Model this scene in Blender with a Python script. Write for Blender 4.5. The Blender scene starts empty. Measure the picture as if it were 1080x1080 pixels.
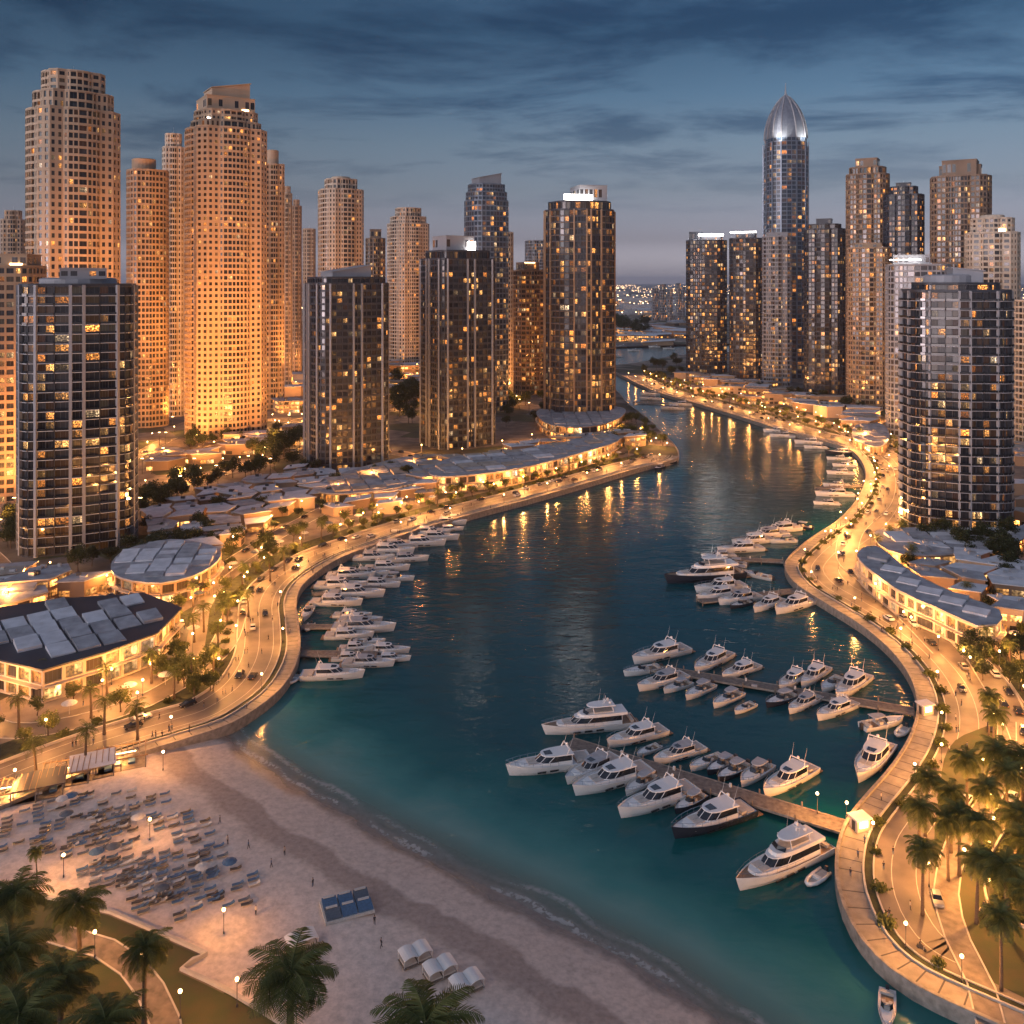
import bpy, bmesh, math, random
import numpy as np
from mathutils import Vector, Matrix
from mathutils.geometry import tessellate_polygon
R = math.radians
random.seed(7); rng = np.random.default_rng(7)
scene = bpy.context.scene
# ------------------------------------------------------------------ camera, sky, sun, exposure
F, HC, HY = 950.0, 120.0, 297.0      # focal length in photo pixels, eye height (m), horizon row
cam_d = bpy.data.cameras.new("camera"); cam = bpy.data.objects.new("camera", cam_d)
scene.collection.objects.link(cam); scene.camera = cam
cam.location = (0, 0, HC); cam.rotation_euler = (R(90), 0, 0)
cam_d.lens = F / 1080 * 36; cam_d.sensor_width = 36; cam_d.shift_y = -(540 - HY) / 1080
cam_d.clip_start = 0.5; cam_d.clip_end = 90000
SUN_EL, SUN_AZ = 5.0, 225.0          # dusk: the last glow is low behind the camera
world = bpy.data.worlds.new("World"); scene.world = world; world.use_nodes = True
def build_world():
    nt = world.node_tree; nt.nodes.clear(); N = nt.nodes.new; L = nt.links.new
    sky = N('ShaderNodeTexSky'); sky.sky_type = 'NISHITA'; sky.sun_disc = False
    sky.sun_elevation = R(SUN_EL); sky.sun_rotation = R(SUN_AZ)
    sky.air_density = 1.0; sky.dust_density = 1.5; sky.ozone_density = 4.0
    tc = N('ShaderNodeTexCoord'); sp = N('ShaderNodeSeparateXYZ'); L(tc.outputs['Generated'], sp.inputs[0])
    # clouds on a flat layer overhead
    zc = N('ShaderNodeMath'); zc.operation = 'MAXIMUM'; L(sp.outputs['Z'], zc.inputs[0]); zc.inputs[1].default_value = 0.0
    za = N('ShaderNodeMath'); za.operation = 'ADD'; L(zc.outputs[0], za.inputs[0]); za.inputs[1].default_value = 0.055
    dv = N('ShaderNodeVectorMath'); dv.operation = 'DIVIDE'; L(tc.outputs['Generated'], dv.inputs[0])
    cb = N('ShaderNodeCombineXYZ'); [L(za.outputs[0], cb.inputs[i]) for i in range(3)]; L(cb.outputs[0], dv.inputs[1])
    mp = N('ShaderNodeMapping'); mp.inputs['Scale'].default_value = (0.85, 1.0, 0.0); mp.inputs['Rotation'].default_value = (0, 0, R(12))
    mp.inputs['Location'].default_value = (3.1, 1.7, 0)
    L(dv.outputs[0], mp.inputs['Vector'])
    no = N('ShaderNodeTexNoise'); no.inputs['Scale'].default_value = 1.0; no.inputs['Detail'].default_value = 10; no.inputs['Roughness'].default_value = .64
    no.inputs['Distortion'].default_value = .35
    L(mp.outputs[0], no.inputs['Vector'])
    cr = N('ShaderNodeValToRGB'); cr.color_ramp.elements[0].position = .47; cr.color_ramp.elements[1].position = .60
    L(no.outputs[0], cr.inputs[0])
    # evening tint: purple grey at the horizon to deep blue overhead
    gr = N('ShaderNodeValToRGB'); e = gr.color_ramp.elements
    e[0].position = 0.0; e[0].color = (2.9, 2.6, 3.1, 1)
    e[1].position = 1.0; e[1].color = (1.25, 1.33, 1.55, 1)
    for p, c in ((.012, (1.75, 1.6, 1.95, 1)), (.045, (.66, .60, .74, 1)), (.10, (.42, .45, .53, 1)), (.15, (.34, .43, .52, 1)), (.20, (.22, .36, .49, 1)), (.27, (.11, .235, .36, 1)), (.34, (.16, .30, .46, 1)), (.5, (.95, 1.06, 1.28, 1))):
        el = e.new(p); el.color = c
    L(sp.outputs['Z'], gr.inputs[0])
    m1 = N('ShaderNodeMix'); m1.data_type = 'RGBA'; m1.blend_type = 'MULTIPLY'; m1.inputs['Factor'].default_value = 1
    bw = N('ShaderNodeRGBToBW'); L(sky.outputs[0], bw.inputs[0]); ds = N('ShaderNodeMix'); ds.data_type = 'RGBA'; ds.inputs['Factor'].default_value = .8
    L(sky.outputs[0], ds.inputs[6]); L(bw.outputs[0], ds.inputs[7])
    L(ds.outputs[2], m1.inputs[6]); L(gr.outputs[0], m1.inputs[7])
    m2 = N('ShaderNodeMix'); m2.data_type = 'RGBA'; m2.blend_type = 'MULTIPLY'
    cf = N('ShaderNodeMath'); cf.operation = 'MULTIPLY'; L(cr.outputs[0], cf.inputs[0]); hz = N('ShaderNodeMapRange'); hz.inputs[1].default_value = .06; hz.inputs[2].default_value = .16; hz.inputs[4].default_value = .95; L(sp.outputs['Z'], hz.inputs[0]); L(hz.outputs[0], cf.inputs[1])
    L(cf.outputs[0], m2.inputs['Factor']); L(m1.outputs[2], m2.inputs[6]); m2.inputs[7].default_value = (.47, .55, .64, 1)
    bg = N('ShaderNodeBackground'); bg.inputs['Strength'].default_value = 0.15
    L(m2.outputs[2], bg.inputs['Color']); out = N('ShaderNodeOutputWorld'); L(bg.outputs[0], out.inputs[0])
build_world()
sun_d = bpy.data.lights.new("sun", 'SUN'); sun_o = bpy.data.objects.new("sun", sun_d); scene.collection.objects.link(sun_o)
sun_d.energy = 0.42; sun_d.angle = R(60); sun_d.color = (1, .86, .80)
sun_o.rotation_euler = (R(90 - 14), 0, R(180 - SUN_AZ))
vs = scene.view_settings; vs.view_transform = 'Standard'; vs.look = 'None'; vs.gamma = 1; vs.use_curve_mapping = False
vs.exposure = 1.4
scene.render.engine = 'CYCLES'; cy = scene.cycles
cy.use_denoising = True; cy.max_bounces = 5; cy.diffuse_bounces = 2; cy.glossy_bounces = 3; cy.transparent_max_bounces = 8
cy.volume_bounces = 0; cy.sample_clamp_indirect = 4; cy.sample_clamp_direct = 30; cy.use_light_tree = True; cy.caustics_reflective = False
LAMP_W, FLOOD_W = 4200.0, 1.0

# ------------------------------------------------------------------ helpers
COL = scene.collection
def P(px, py, z=0.0):
    Y = F * (HC - z) / (py - HY); return ((px - 540) / F * Y, Y)
def P3(px, py, z=0.0):
    x, y = P(px, py, z); return (x, y, z)
def tag(o, label=None, cat=None, group=None, kind=None):
    if label: o['label'] = label
    if cat: o['category'] = cat
    if group: o['group'] = group
    if kind: o['kind'] = kind
    return o
def empty(name, loc=(0, 0, 0), rz=0, **k):
    o = bpy.data.objects.new(name, None); COL.objects.link(o); o.location = loc; o.rotation_euler = (0, 0, rz)
    o.empty_display_size = .5
    return tag(o, **k)
class MB:
    def __init__(s): s.v = []; s.f = []; s.m = []; s.uv = None
    def add(s, vs, fs, m=0):
        b = len(s.v); s.v += [tuple(p) for p in vs]; s.f += [tuple(b + i for i in f) for f in fs]; s.m += [m] * len(fs); return s
    def box(s, x0, x1, y0, y1, z0, z1, m=0):
        return s.add([(x0,y0,z0),(x1,y0,z0),(x1,y1,z0),(x0,y1,z0),(x0,y0,z1),(x1,y0,z1),(x1,y1,z1),(x0,y1,z1)],
                     [(0,3,2,1),(4,5,6,7),(0,1,5,4),(1,2,6,5),(2,3,7,6),(3,0,4,7)], m)
    def prism(s, a, z0, b=None, z1=1, m=0, cap=(True, True)):
        b = b or a; n = len(a); za = z0 if hasattr(z0, '__len__') else [z0] * n; zb = z1 if hasattr(z1, '__len__') else [z1] * n
        vs_ = [(p[0], p[1], z) for p, z in zip(a, za)] + [(p[0], p[1], z) for p, z in zip(b, zb)]
        fs = [(i, (i + 1) % n, n + (i + 1) % n, n + i) for i in range(n)]
        if cap[0]: fs.append(tuple(range(n - 1, -1, -1)))
        if cap[1]: fs.append(tuple(range(n, 2 * n)))
        return s.add(vs_, fs, m)
    def tube(s, pts, r, n=6, m=0):
        r = r if hasattr(r, '__len__') else [r] * len(pts); b = len(s.v); pts = [Vector(p) for p in pts]
        for i, p in enumerate(pts):
            d = (pts[min(i + 1, len(pts) - 1)] - pts[max(i - 1, 0)]).normalized()
            u = d.cross(Vector((0, 0, 1)) if abs(d.z) < .9 else Vector((1, 0, 0))).normalized(); w = d.cross(u)
            for k in range(n):
                a = 2 * math.pi * k / n; q = p + (u * math.cos(a) + w * math.sin(a)) * r[i]; s.v.append(tuple(q))
        fs = []
        for i in range(len(pts) - 1):
            for k in range(n): fs.append((b + i*n + k, b + i*n + (k+1) % n, b + (i+1)*n + (k+1) % n, b + (i+1)*n + k))
        fs.append(tuple(b + k for k in range(n - 1, -1, -1))); fs.append(tuple(b + (len(pts)-1)*n + k for k in range(n)))
        s.f += fs; s.m += [m] * len(fs); return s
    def ball(s, c, r, n=8, k=5, m=0, sz=1):
        b = len(s.v); s.v.append((c[0], c[1], c[2] - r * sz))
        for i in range(1, k):
            t = math.pi * i / k
            for j in range(n):
                a = 2*math.pi*j/n; s.v.append((c[0] + r*math.sin(t)*math.cos(a), c[1] + r*math.sin(t)*math.sin(a), c[2] - r*sz*math.cos(t)))
        s.v.append((c[0], c[1], c[2] + r * sz)); e = len(s.v) - 1; fs = []
        for j in range(n):
            fs.append((b, b+1+(j+1) % n, b+1+j)); fs.append((e, b+1+(k-2)*n+j, b+1+(k-2)*n+(j+1) % n))
            for i in range(k-2): fs.append((b+1+i*n+j, b+1+i*n+(j+1) % n, b+1+(i+1)*n+(j+1) % n, b+1+(i+1)*n+j))
        s.f += fs; s.m += [m]*len(fs); return s
    def mesh(s, name, mats, smooth=False):
        me = bpy.data.meshes.new(name); me.from_pydata(s.v, [], s.f)
        for mt in (mats if isinstance(mats, (list, tuple)) else [mats]): me.materials.append(mt)
        if len(me.polygons) == len(s.m): me.polygons.foreach_set('material_index', s.m)
        if smooth: me.polygons.foreach_set('use_smooth', [True] * len(me.polygons))
        me.update(); return me
    def build(s, name, mats, parent=None, smooth=False, **k):
        return link(name, s.mesh(name, mats, smooth), parent, **k)
def link(name, me, parent=None, loc=None, rz=None, **k):
    o = bpy.data.objects.new(name, me); COL.objects.link(o)
    if parent: o.parent = parent
    if loc is not None: o.location = loc
    if rz is not None: o.rotation_euler = (0, 0, rz)
    return tag(o, **k)
def quads_mesh(name, Q, mats, uvs=None):
    Q = np.ascontiguousarray(Q, dtype=np.float32).reshape(-1, 4, 3); n = len(Q); me = bpy.data.meshes.new(name)
    me.vertices.add(4*n); me.vertices.foreach_set('co', Q.ravel()); me.loops.add(4*n); me.polygons.add(n)
    me.loops.foreach_set('vertex_index', np.arange(4*n, dtype=np.int32))
    me.polygons.foreach_set('loop_start', np.arange(n, dtype=np.int32) * 4); me.polygons.foreach_set('loop_total', np.full(n, 4, dtype=np.int32))
    if uvs is not None:
        ul = me.uv_layers.new(name='uv'); ul.data.foreach_set('uv', np.ascontiguousarray(uvs, dtype=np.float32).ravel())
    for m in mats: me.materials.append(m)
    me.update(calc_edges=True); return me
KIDS = {}
def copy_tree(o, parent=None):
    c = o.copy(); COL.objects.link(c)
    if parent: c.parent = parent
    for ch in list(o.children): copy_tree(ch, c)
    return c
ORD = 'nearest|second|third|fourth|fifth|sixth|seventh|eighth|ninth|tenth|eleventh|twelfth|thirteenth|fourteenth|fifteenth|sixteenth|seventeenth|eighteenth|nineteenth'.split('|')
TENS = {2: 'twent', 3: 'thirt', 4: 'fort', 5: 'fift', 6: 'sixt', 7: 'sevent', 8: 'eight', 9: 'ninet'}
BASE = 'x|first|second|third|fourth|fifth|sixth|seventh|eighth|ninth'.split('|')
def ordinal(i):
    if i < 19: return ORD[i]
    k = i + 1
    if k >= 100: return ('hundred-and-' + ordinal(k - 101)) if k > 101 else 'hundredth'
    t, u = divmod(k, 10); return TENS[t] + ('ieth' if u == 0 else 'y-' + BASE[u])
def rank_labels(objs, marks, cat=None, group=None):
    """objs: (object, look); marks: (phrase, (px, py)) -> '<look>, third from <phrase>'"""
    buckets = {}
    for o, look in objs:
        x, y = o.location.x, o.location.y
        best = min(marks, key=lambda m: (P(*m[1], 2)[0] - x)**2 + (P(*m[1], 2)[1] - y)**2)
        q = P(*best[1], 2); buckets.setdefault((best[0], look), []).append((math.hypot(q[0]-x, q[1]-y), o))
    for (ph, look), l in buckets.items():
        l.sort(key=lambda t: t[0])
        for i, (_, o) in enumerate(l):
            w = 'nearest to' if i == 0 else ordinal(i) + ' from'
            tag(o, f"{look}, {w} {ph}", cat, group)
def smooth_path(pts, step=4.0, closed=False):
    pts = [Vector((p[0], p[1])) for p in pts]; out = []; n = len(pts)
    rg = range(n if closed else n - 1)
    for i in rg:
        p1, p2 = pts[i], pts[(i+1) % n]
        p0 = pts[(i-1) % n] if (closed or i > 0) else p1*2 - p2
        p3 = pts[(i+2) % n] if (closed or i < n-2) else p2*2 - p1
        k = max(1, int((p2-p1).length / step))
        for j in range(k):
            t = j/k; out.append(.5*((2*p1) + (p2-p0)*t + (2*p0-5*p1+4*p2-p3)*t*t + (3*p1-3*p2+p3-p0)*t**3))
    if not closed: out.append(pts[-1])
    return out
def offset(path, d):
    out = []; n = len(path)
    for i, p in enumerate(path):
        a = path[max(i-1, 0)]; b = path[min(i+1, n-1)]; t = (b-a).normalized() if (b-a).length > 1e-6 else Vector((1, 0))
        out.append(p + Vector((-t.y, t.x)) * d)
    return out
def strip(path, d0, d1, z, name, mat, z2=None, **k):
    a, b = offset(path, d0), offset(path, d1); m = MB(); z2 = z if z2 is None else z2
    m.add([(p.x, p.y, z) for p in a] + [(p.x, p.y, z2) for p in b], [(i, i+1, len(a)+i+1, len(a)+i) for i in range(len(a)-1)])
    fs = m.f[0]; 
    if (Vector(m.v[fs[1]]) - Vector(m.v[fs[0]])).cross(Vector(m.v[fs[2]]) - Vector(m.v[fs[1]])).z < 0: m.f = [f[::-1] for f in m.f]
    return m.build(name, mat, **k)
def wallstrip(path, d0, d1, z0, z1, mb=None):
    m = mb or MB(); a, b = offset(path, d0), offset(path, d1); n = len(a)
    vs_ = [(p.x, p.y, z0) for p in a] + [(p.x, p.y, z1) for p in a] + [(p.x, p.y, z1) for p in b] + [(p.x, p.y, z0) for p in b]
    fs = []
    for i in range(n-1):
        for k in range(4): fs.append((k*n+i, k*n+i+1, ((k+1) % 4)*n+i+1, ((k+1) % 4)*n+i))
    fs += [(0, n, 2*n, 3*n), (n-1, 4*n-1, 3*n-1, 2*n-1)]
    return m.add(vs_, fs)
def inpoly(x, y, poly):
    c = False; n = len(poly)
    for i in range(n):
        x1, y1 = poly[i]; x2, y2 = poly[i-1]
        if (y1 > y) != (y2 > y) and x < (x2-x1)*(y-y1)/(y2-y1)+x1: c = not c
    return c
def walk(path, step, start=0.0):
    d = start; acc = 0
    for i in range(len(path)-1):
        a, b = path[i], path[i+1]; l = (b-a).length
        while d <= acc + l and l > 0:
            t = (d-acc)/l; yield a.lerp(b, t), math.atan2(b.y-a.y, b.x-a.x); d += step
        acc += l

# ------------------------------------------------------------------ materials
def new_mat(name):
    m = bpy.data.materials.new(name); m.use_nodes = True; nt = m.node_tree; b = nt.nodes['Principled BSDF']; return m, nt, b
def mat(name, c, rough=.7, metal=0, var=.15, scale=.5, bump=0, bscale=None, spec=.5, stretch=(1, 1, 1), c2=None, coord='Object', detail=5):
    m, nt, b = new_mat(name); N = nt.nodes.new; L = nt.links.new
    b.inputs['Roughness'].default_value = rough; b.inputs['Metallic'].default_value = metal; b.inputs['Specular IOR Level'].default_value = spec
    if var or c2:
        tc = N('ShaderNodeTexCoord'); mp = N('ShaderNodeMapping'); mp.inputs['Scale'].default_value = stretch
        geo = N('ShaderNodeNewGeometry')
        L(geo.outputs['Position'] if coord == 'World' else tc.outputs['Object'], mp.inputs[0])
        no = N('ShaderNodeTexNoise'); no.inputs['Scale'].default_value = scale; no.inputs['Detail'].default_value = detail; L(mp.outputs[0], no.inputs['Vector'])
        mx = N('ShaderNodeMix'); mx.data_type = 'RGBA'; c2 = c2 or tuple(v*(1-var*2.2) for v in c)
        mr = N('ShaderNodeMapRange'); mr.inputs[1].default_value = .32; mr.inputs[2].default_value = .68; L(no.outputs[0], mr.inputs[0])
        L(mr.outputs[0], mx.inputs['Factor']); mx.inputs[6].default_value = (*c, 1); mx.inputs[7].default_value = (*c2, 1)
        L(mx.outputs[2], b.inputs['Base Color'])
        if bump:
            n2 = N('ShaderNodeTexNoise'); n2.inputs['Scale'].default_value = bscale or scale*6; n2.inputs['Detail'].default_value = 4; L(mp.outputs[0], n2.inputs['Vector'])
            bp = N('ShaderNodeBump'); bp.inputs['Strength'].default_value = bump; bp.inputs['Distance'].default_value = .2; L(n2.outputs[0], bp.inputs['Height']); L(bp.outputs[0], b.inputs['Normal'])
    else: b.inputs['Base Color'].default_value = (*c, 1)
    return m
def emis(name, c, s, sample='NONE'):
    m, nt, b = new_mat(name); b.inputs['Base Color'].default_value = (*[v*.5 for v in c], 1)
    b.inputs['Emission Color'].default_value = (*c, 1); b.inputs['Emission Strength'].default_value = s
    try: m.cycles.emission_sampling = sample
    except Exception: pass
    return m
def window_mat(name, lit, glass=(.02, .03, .045), strength=2.2, warm=.5, mull=2, rough=.1, nz=(5.3, 2.9, 7.0, -3.1)):
    """glass whose every pane has its own number in the integer part of u"""
    m, nt, b = new_mat(name); N = nt.nodes.new; L = nt.links.new
    def M(op, a, c=None, d=None):
        n = N('ShaderNodeMath'); n.operation = op
        for i, v in enumerate((a, c, d)):
            if v is None: continue
            if isinstance(v, (int, float)): n.inputs[i].default_value = v
            else: L(v, n.inputs[i])
        return n.outputs[0]
    uv = N('ShaderNodeUVMap'); uv.uv_map = 'uv'; sp = N('ShaderNodeSeparateXYZ'); L(uv.outputs[0], sp.inputs[0])
    idf = M('FLOOR', sp.outputs['X']); u = M('FRACT', sp.outputs['X']); v = sp.outputs['Y']
    def rnd(seed):
        w = N('ShaderNodeTexWhiteNoise'); w.noise_dimensions = '2D'; c = N('ShaderNodeCombineXYZ'); L(idf, c.inputs[0]); c.inputs[1].default_value = seed
        L(c.outputs[0], w.inputs['Vector']); return w.outputs['Value']
    r1, r2, r3, r4 = rnd(1.1), rnd(2.2), rnd(3.3), rnd(4.4)
    on = M('LESS_THAN', r1, lit)
    # inside a lit room: curtain edge, furniture silhouettes, brighter ceiling
    cmb = N('ShaderNodeCombineXYZ'); L(M('MULTIPLY', sp.outputs['X'], nz[0]), cmb.inputs[0]); L(M('MULTIPLY', v, nz[1]), cmb.inputs[1])
    no = N('ShaderNodeTexNoise'); no.inputs['Scale'].default_value = 1.6; no.inputs['Detail'].default_value = 3; L(cmb.outputs[0], no.inputs['Vector'])
    room = M('MAXIMUM', M('MULTIPLY_ADD', no.outputs[0], nz[2], nz[3]), 0.06)
    room = M('MULTIPLY', room, M('MULTIPLY_ADD', v, .6, .5))
    cur = M('GREATER_THAN', u, M('MULTIPLY', r3, .8)); room = M('MULTIPLY', room, M('MULTIPLY_ADD', cur, .65, .35))
    br = M('MULTIPLY_ADD', M('POWER', r2, 3.0), 2.8, .30)
    fr = M('FRACT', M('MULTIPLY', u, mull)); mul = M('MULTIPLY', M('GREATER_THAN', fr, .07), M('LESS_THAN', M('ABSOLUTE', M('SUBTRACT', v, .5)), .47))
    st = M('MULTIPLY', M('MULTIPLY', M('MULTIPLY', on, room), br), M('MULTIPLY', mul, strength))
    # a few dim rooms
    dim = M('MULTIPLY', M('LESS_THAN', r4, .35), .012); st = M('ADD', st, M('MULTIPLY', dim, mul))
    cr = N('ShaderNodeValToRGB'); L(r3, cr.inputs[0]); e = cr.color_ramp.elements
    e[0].color = (1, .29, .045, 1); e[1].color = (1, .72, .44, 1); e[1].position = 1
    a = e.new(.55); a.color = (1, .41, .10, 1); a = e.new(.85); a.color = (1, .53, .18, 1)
    L(cr.outputs[0], b.inputs['Emission Color']); L(st, b.inputs['Emission Strength'])
    mx = N('ShaderNodeMix'); mx.data_type = 'RGBA'; L(mul, mx.inputs['Factor']); mx.inputs[6].default_value = (.10, .10, .11, 1)
    g2 = N('ShaderNodeMix'); g2.data_type = 'RGBA'; L(M('POWER', r4, 3), g2.inputs['Factor']); g2.inputs[6].default_value = (*glass, 1); g2.inputs[7].default_value = (.05, .05, .055, 1)
    L(g2.outputs[2], mx.inputs[7]); L(mx.outputs[2], b.inputs['Base Color'])
    L(M('MULTIPLY_ADD', r2, .12, rough*.6), b.inputs['Roughness']); b.inputs['IOR'].default_value = 1.5; b.inputs['Specular IOR Level'].default_value = .5
    wn = N('ShaderNodeTexWhiteNoise'); wn.noise_dimensions = '1D'; L(idf, wn.inputs['W']); vs1 = N('ShaderNodeVectorMath'); vs1.operation = 'SUBTRACT'; L(wn.outputs['Color'], vs1.inputs[0]); vs1.inputs[1].default_value = (.5, .5, .5)
    vs2 = N('ShaderNodeVectorMath'); vs2.operation = 'SCALE'; L(vs1.outputs[0], vs2.inputs[0]); vs2.inputs['Scale'].default_value = .055; ge = N('ShaderNodeNewGeometry'); va = N('ShaderNodeVectorMath'); va.operation = 'ADD'; L(ge.outputs['Normal'], va.inputs[0]); L(vs2.outputs[0], va.inputs[1])
    vn = N('ShaderNodeVectorMath'); vn.operation = 'NORMALIZE'; L(va.outputs[0], vn.inputs[0]); L(vn.outputs[0], b.inputs['Normal'])   # no two panes sit quite alike
    m.cycles.emission_sampling = 'NONE'; return m
M_ = dict(
    beige=mat('beige_render', (.50, .37, .26), .8, var=.10, scale=.06, coord='World', stretch=(1, 1, .35), bump=.05, bscale=2),
    cream=mat('cream_render', (.56, .46, .36), .8, var=.10, scale=.07, coord='World', stretch=(1, 1, .35)),
    tan=mat('tan_render', (.36, .25, .165), .8, var=.12, scale=.07, coord='World', stretch=(1, 1, .4)),
    brown=mat('brown_render', (.24, .165, .115), .8, var=.12, scale=.07, coord='World'),
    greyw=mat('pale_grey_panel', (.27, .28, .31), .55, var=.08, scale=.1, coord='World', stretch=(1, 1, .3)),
    greyl=mat('light_grey_edge', (.50, .52, .56), .5, var=.06, scale=.1, coord='World'),
    greyd=mat('slate_grey_panel', (.034, .042, .06), .5, var=.12, scale=.1, coord='World'),
    dark=mat('dark_panel', (.045, .05, .06), .35, var=.1, scale=.1),
    bluegl=mat('blue_grey_metal', (.17, .21, .27), .35, metal=.4, var=.1, scale=.1, coord='World'),
    silver=mat('silver_cladding', (.55, .57, .60), .3, metal=.7, var=.08, scale=.2),
    roofc=mat('roof_gravel', (.30, .29, .29), .9, var=.2, scale=.15, coord='World'),
    roofp=mat('pale_roof_membrane', (.68, .67, .70), .65, var=.12, scale=.25, coord='World', bump=.08, bscale=1.2),
    roofq=mat('grey_roof_membrane', (.42, .415, .44), .65, var=.2, scale=.25, coord='World', bump=.08, bscale=1.2),
    roofs=mat('sand_roof_membrane', (.47, .39, .32), .7, var=.18, scale=.25, coord='World'),
    stone=mat('quay_stone', (.34, .30, .26), .75, var=.2, scale=.8, coord='World', bump=.2, bscale=3),
    white=mat('white_paint', (.74, .73, .71), .4, var=.05, scale=.4),
    gel=mat('white_gelcoat', (.78, .77, .76), .22, var=.04, scale=.6),
    navy=mat('dark_hull', (.03, .035, .05), .2, var=.05),
    teak=mat('teak_deck', (.33, .21, .125), .6, var=.2, scale=2, stretch=(.3, 6, 1)),
    sea_glass=mat('boat_glass', (.012, .015, .02), .06, var=0, spec=.9),
    cushion=mat('beige_cushion', (.55, .50, .45), .85, var=.08, scale=2),
    canvas=mat('grey_canvas', (.42, .43, .46), .85, var=.1, scale=1),
    chrome=mat('stainless_steel', (.6, .6, .6), .2, metal=1, var=0),
    orange=mat('orange_canvas', (.5, .22, .1), .8, var=.1),
    wood=mat('pier_boards', (.24, .20, .17), .75, var=.25, scale=.9, bump=.2, coord='World'),
    trunk=mat('bark', (.12, .085, .06), .9, var=.25, scale=3, bump=.4, stretch=(1, 1, 4)),
    blue=mat('blue_fabric', (.07, .15, .27), .85, var=.15, scale=3),
    slate=mat('slate_fabric', (.10, .13, .17), .85, var=.15, scale=3),
    pale=mat('pale_fabric', (.55, .54, .52), .85, var=.1, scale=3),
    charcoal=mat('charcoal_paint', (.035, .035, .04), .5, var=0),
    carblack=mat('black_car_paint', (.015, .016, .02), .25, var=0, spec=.8),
    carwhite=mat('white_car_paint', (.6, .6, .6), .25, var=0),
    carsilver=mat('silver_car_paint', (.3, .31, .33), .3, metal=.5, var=0),
    tyre=mat('tyre_rubber', (.02, .02, .02), .8, var=0),
    skin=mat('skin', (.35, .2, .13), .6, var=0), hair=mat('hair', (.02, .015, .012), .7, var=0),
    cloth1=mat('dark_clothes', (.03, .03, .04), .9, var=0), cloth2=mat('blue_clothes', (.06, .09, .16), .9, var=0), cloth3=mat('pale_clothes', (.4, .36, .32), .9, var=0),
    bulb=emis('lamp_globe', (1, .56, .20), 15), strip=emis('roof_light_panel', (1, .93, .85), 9), stripw=emis('warm_light_strip', (1, .6, .26), 7),
    shop=window_mat('shopfront_glass', .8, (.05, .04, .03), 1.7, mull=4, nz=(2.6, 1.8, 3.4, -1.1)),
    win_warm=window_mat('windows_beige_tower', .13, (.012, .013, .016), .6),
    win_dark=window_mat('windows_dark_tower', .21, (.010, .014, .022), .6, mull=3),
    win_blue=window_mat('windows_blue_tower', .26, (.02, .04, .07), .55),
    win_gold=window_mat('windows_gold_tower', .30, (.012, .013, .018), .65),
)
def foliage(name, c1, c2, tr=.25):
    m, nt, b = new_mat(name); N = nt.nodes.new; L = nt.links.new; b.inputs['Roughness'].default_value = .6; b.inputs['Specular IOR Level'].default_value = .3
    g = N('ShaderNodeNewGeometry'); no = N('ShaderNodeTexNoise'); no.inputs['Scale'].default_value = .7; L(g.outputs['Position'], no.inputs['Vector'])
    ad = N('ShaderNodeMath'); ad.operation = 'MULTIPLY_ADD'; L(g.outputs['Random Per Island'], ad.inputs[0]); ad.inputs[1].default_value = .6
    sb = N('ShaderNodeMath'); sb.operation = 'SUBTRACT'; L(no.outputs[0], sb.inputs[0]); sb.inputs[1].default_value = .25; L(sb.outputs[0], ad.inputs[2])
    mx = N('ShaderNodeMix'); mx.data_type = 'RGBA'; L(ad.outputs[0], mx.inputs['Factor']); mx.inputs[6].default_value = (*c1, 1); mx.inputs[7].default_value = (*c2, 1)
    L(mx.outputs[2], b.inputs['Base Color'])
    t = N('ShaderNodeBsdfTranslucent'); L(mx.outputs[2], t.inputs[0]); ms = N('ShaderNodeMixShader'); ms.inputs[0].default_value = tr
    L(b.outputs[0], ms.inputs[1]); L(t.outputs[0], ms.inputs[2]); L(ms.outputs[0], nt.nodes['Material Output'].inputs[0]); return m
M_['leaf'] = foliage('leaves', (.04, .055, .016), (.11, .12, .03)); M_['leafd'] = foliage('dark_leaves', (.018, .03, .012), (.045, .06, .02))
M_['frond'] = foliage('palm_fronds', (.045, .07, .022), (.16, .18, .055), .35); M_['grass'] = mat('lawn_grass', (.045, .06, .02), .9, var=.3, scale=.3, c2=(.07, .06, .025), coord='World', bump=.3, bscale=6)

# ------------------------------------------------------------------ the ground, the water and the beach
LZ = 2.4
left_quay_px = [(-260, 960), (-80, 886), (0, 853), (50, 832), (100, 812), (150, 795), (205, 778), (245, 764), (280, 742), (301, 722), (313, 700), (317, 680), (315, 656), (313, 632), (325, 612), (358, 590), (400, 574), (450, 557), (510, 540), (560, 527), (620, 510), (675, 494), (706, 487), (716, 481), (712, 470), (700, 458), (682, 441), (662, 425), (650, 412), (625, 398), (600, 392)]
right_quay_px = [(560, 391), (610, 388), (640, 389), (655, 396), (675, 406), (700, 416), (735, 426), (775, 438), (825, 454), (870, 466), (895, 474), (908, 486), (913, 503), (905, 525), (885, 548), (855, 568), (832, 588), (828, 601), (842, 619), (872, 638), (910, 662), (940, 688), (960, 716), (967, 745), (960, 775), (940, 808), (908, 845), (890, 870), (881, 903), (883, 938), (897, 975), (923, 1010), (962, 1040), (1015, 1066), (1080, 1095), (1200, 1150)]
LQ = smooth_path([P(x, y, LZ) for x, y in left_quay_px], 3.5)
RQ = smooth_path([P(x, y, LZ) for x, y in right_quay_px], 3.5)
lawn_edge = [Vector(P(x, y, LZ)) for x, y in [(-260, 905), (-100, 925), (0, 936), (60, 948), (118, 962), (170, 984), (219, 1006), (205, 1014), (193, 1022), (220, 1034), (246, 1047), (300, 1080), (380, 1140), (480, 1260)]]
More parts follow.
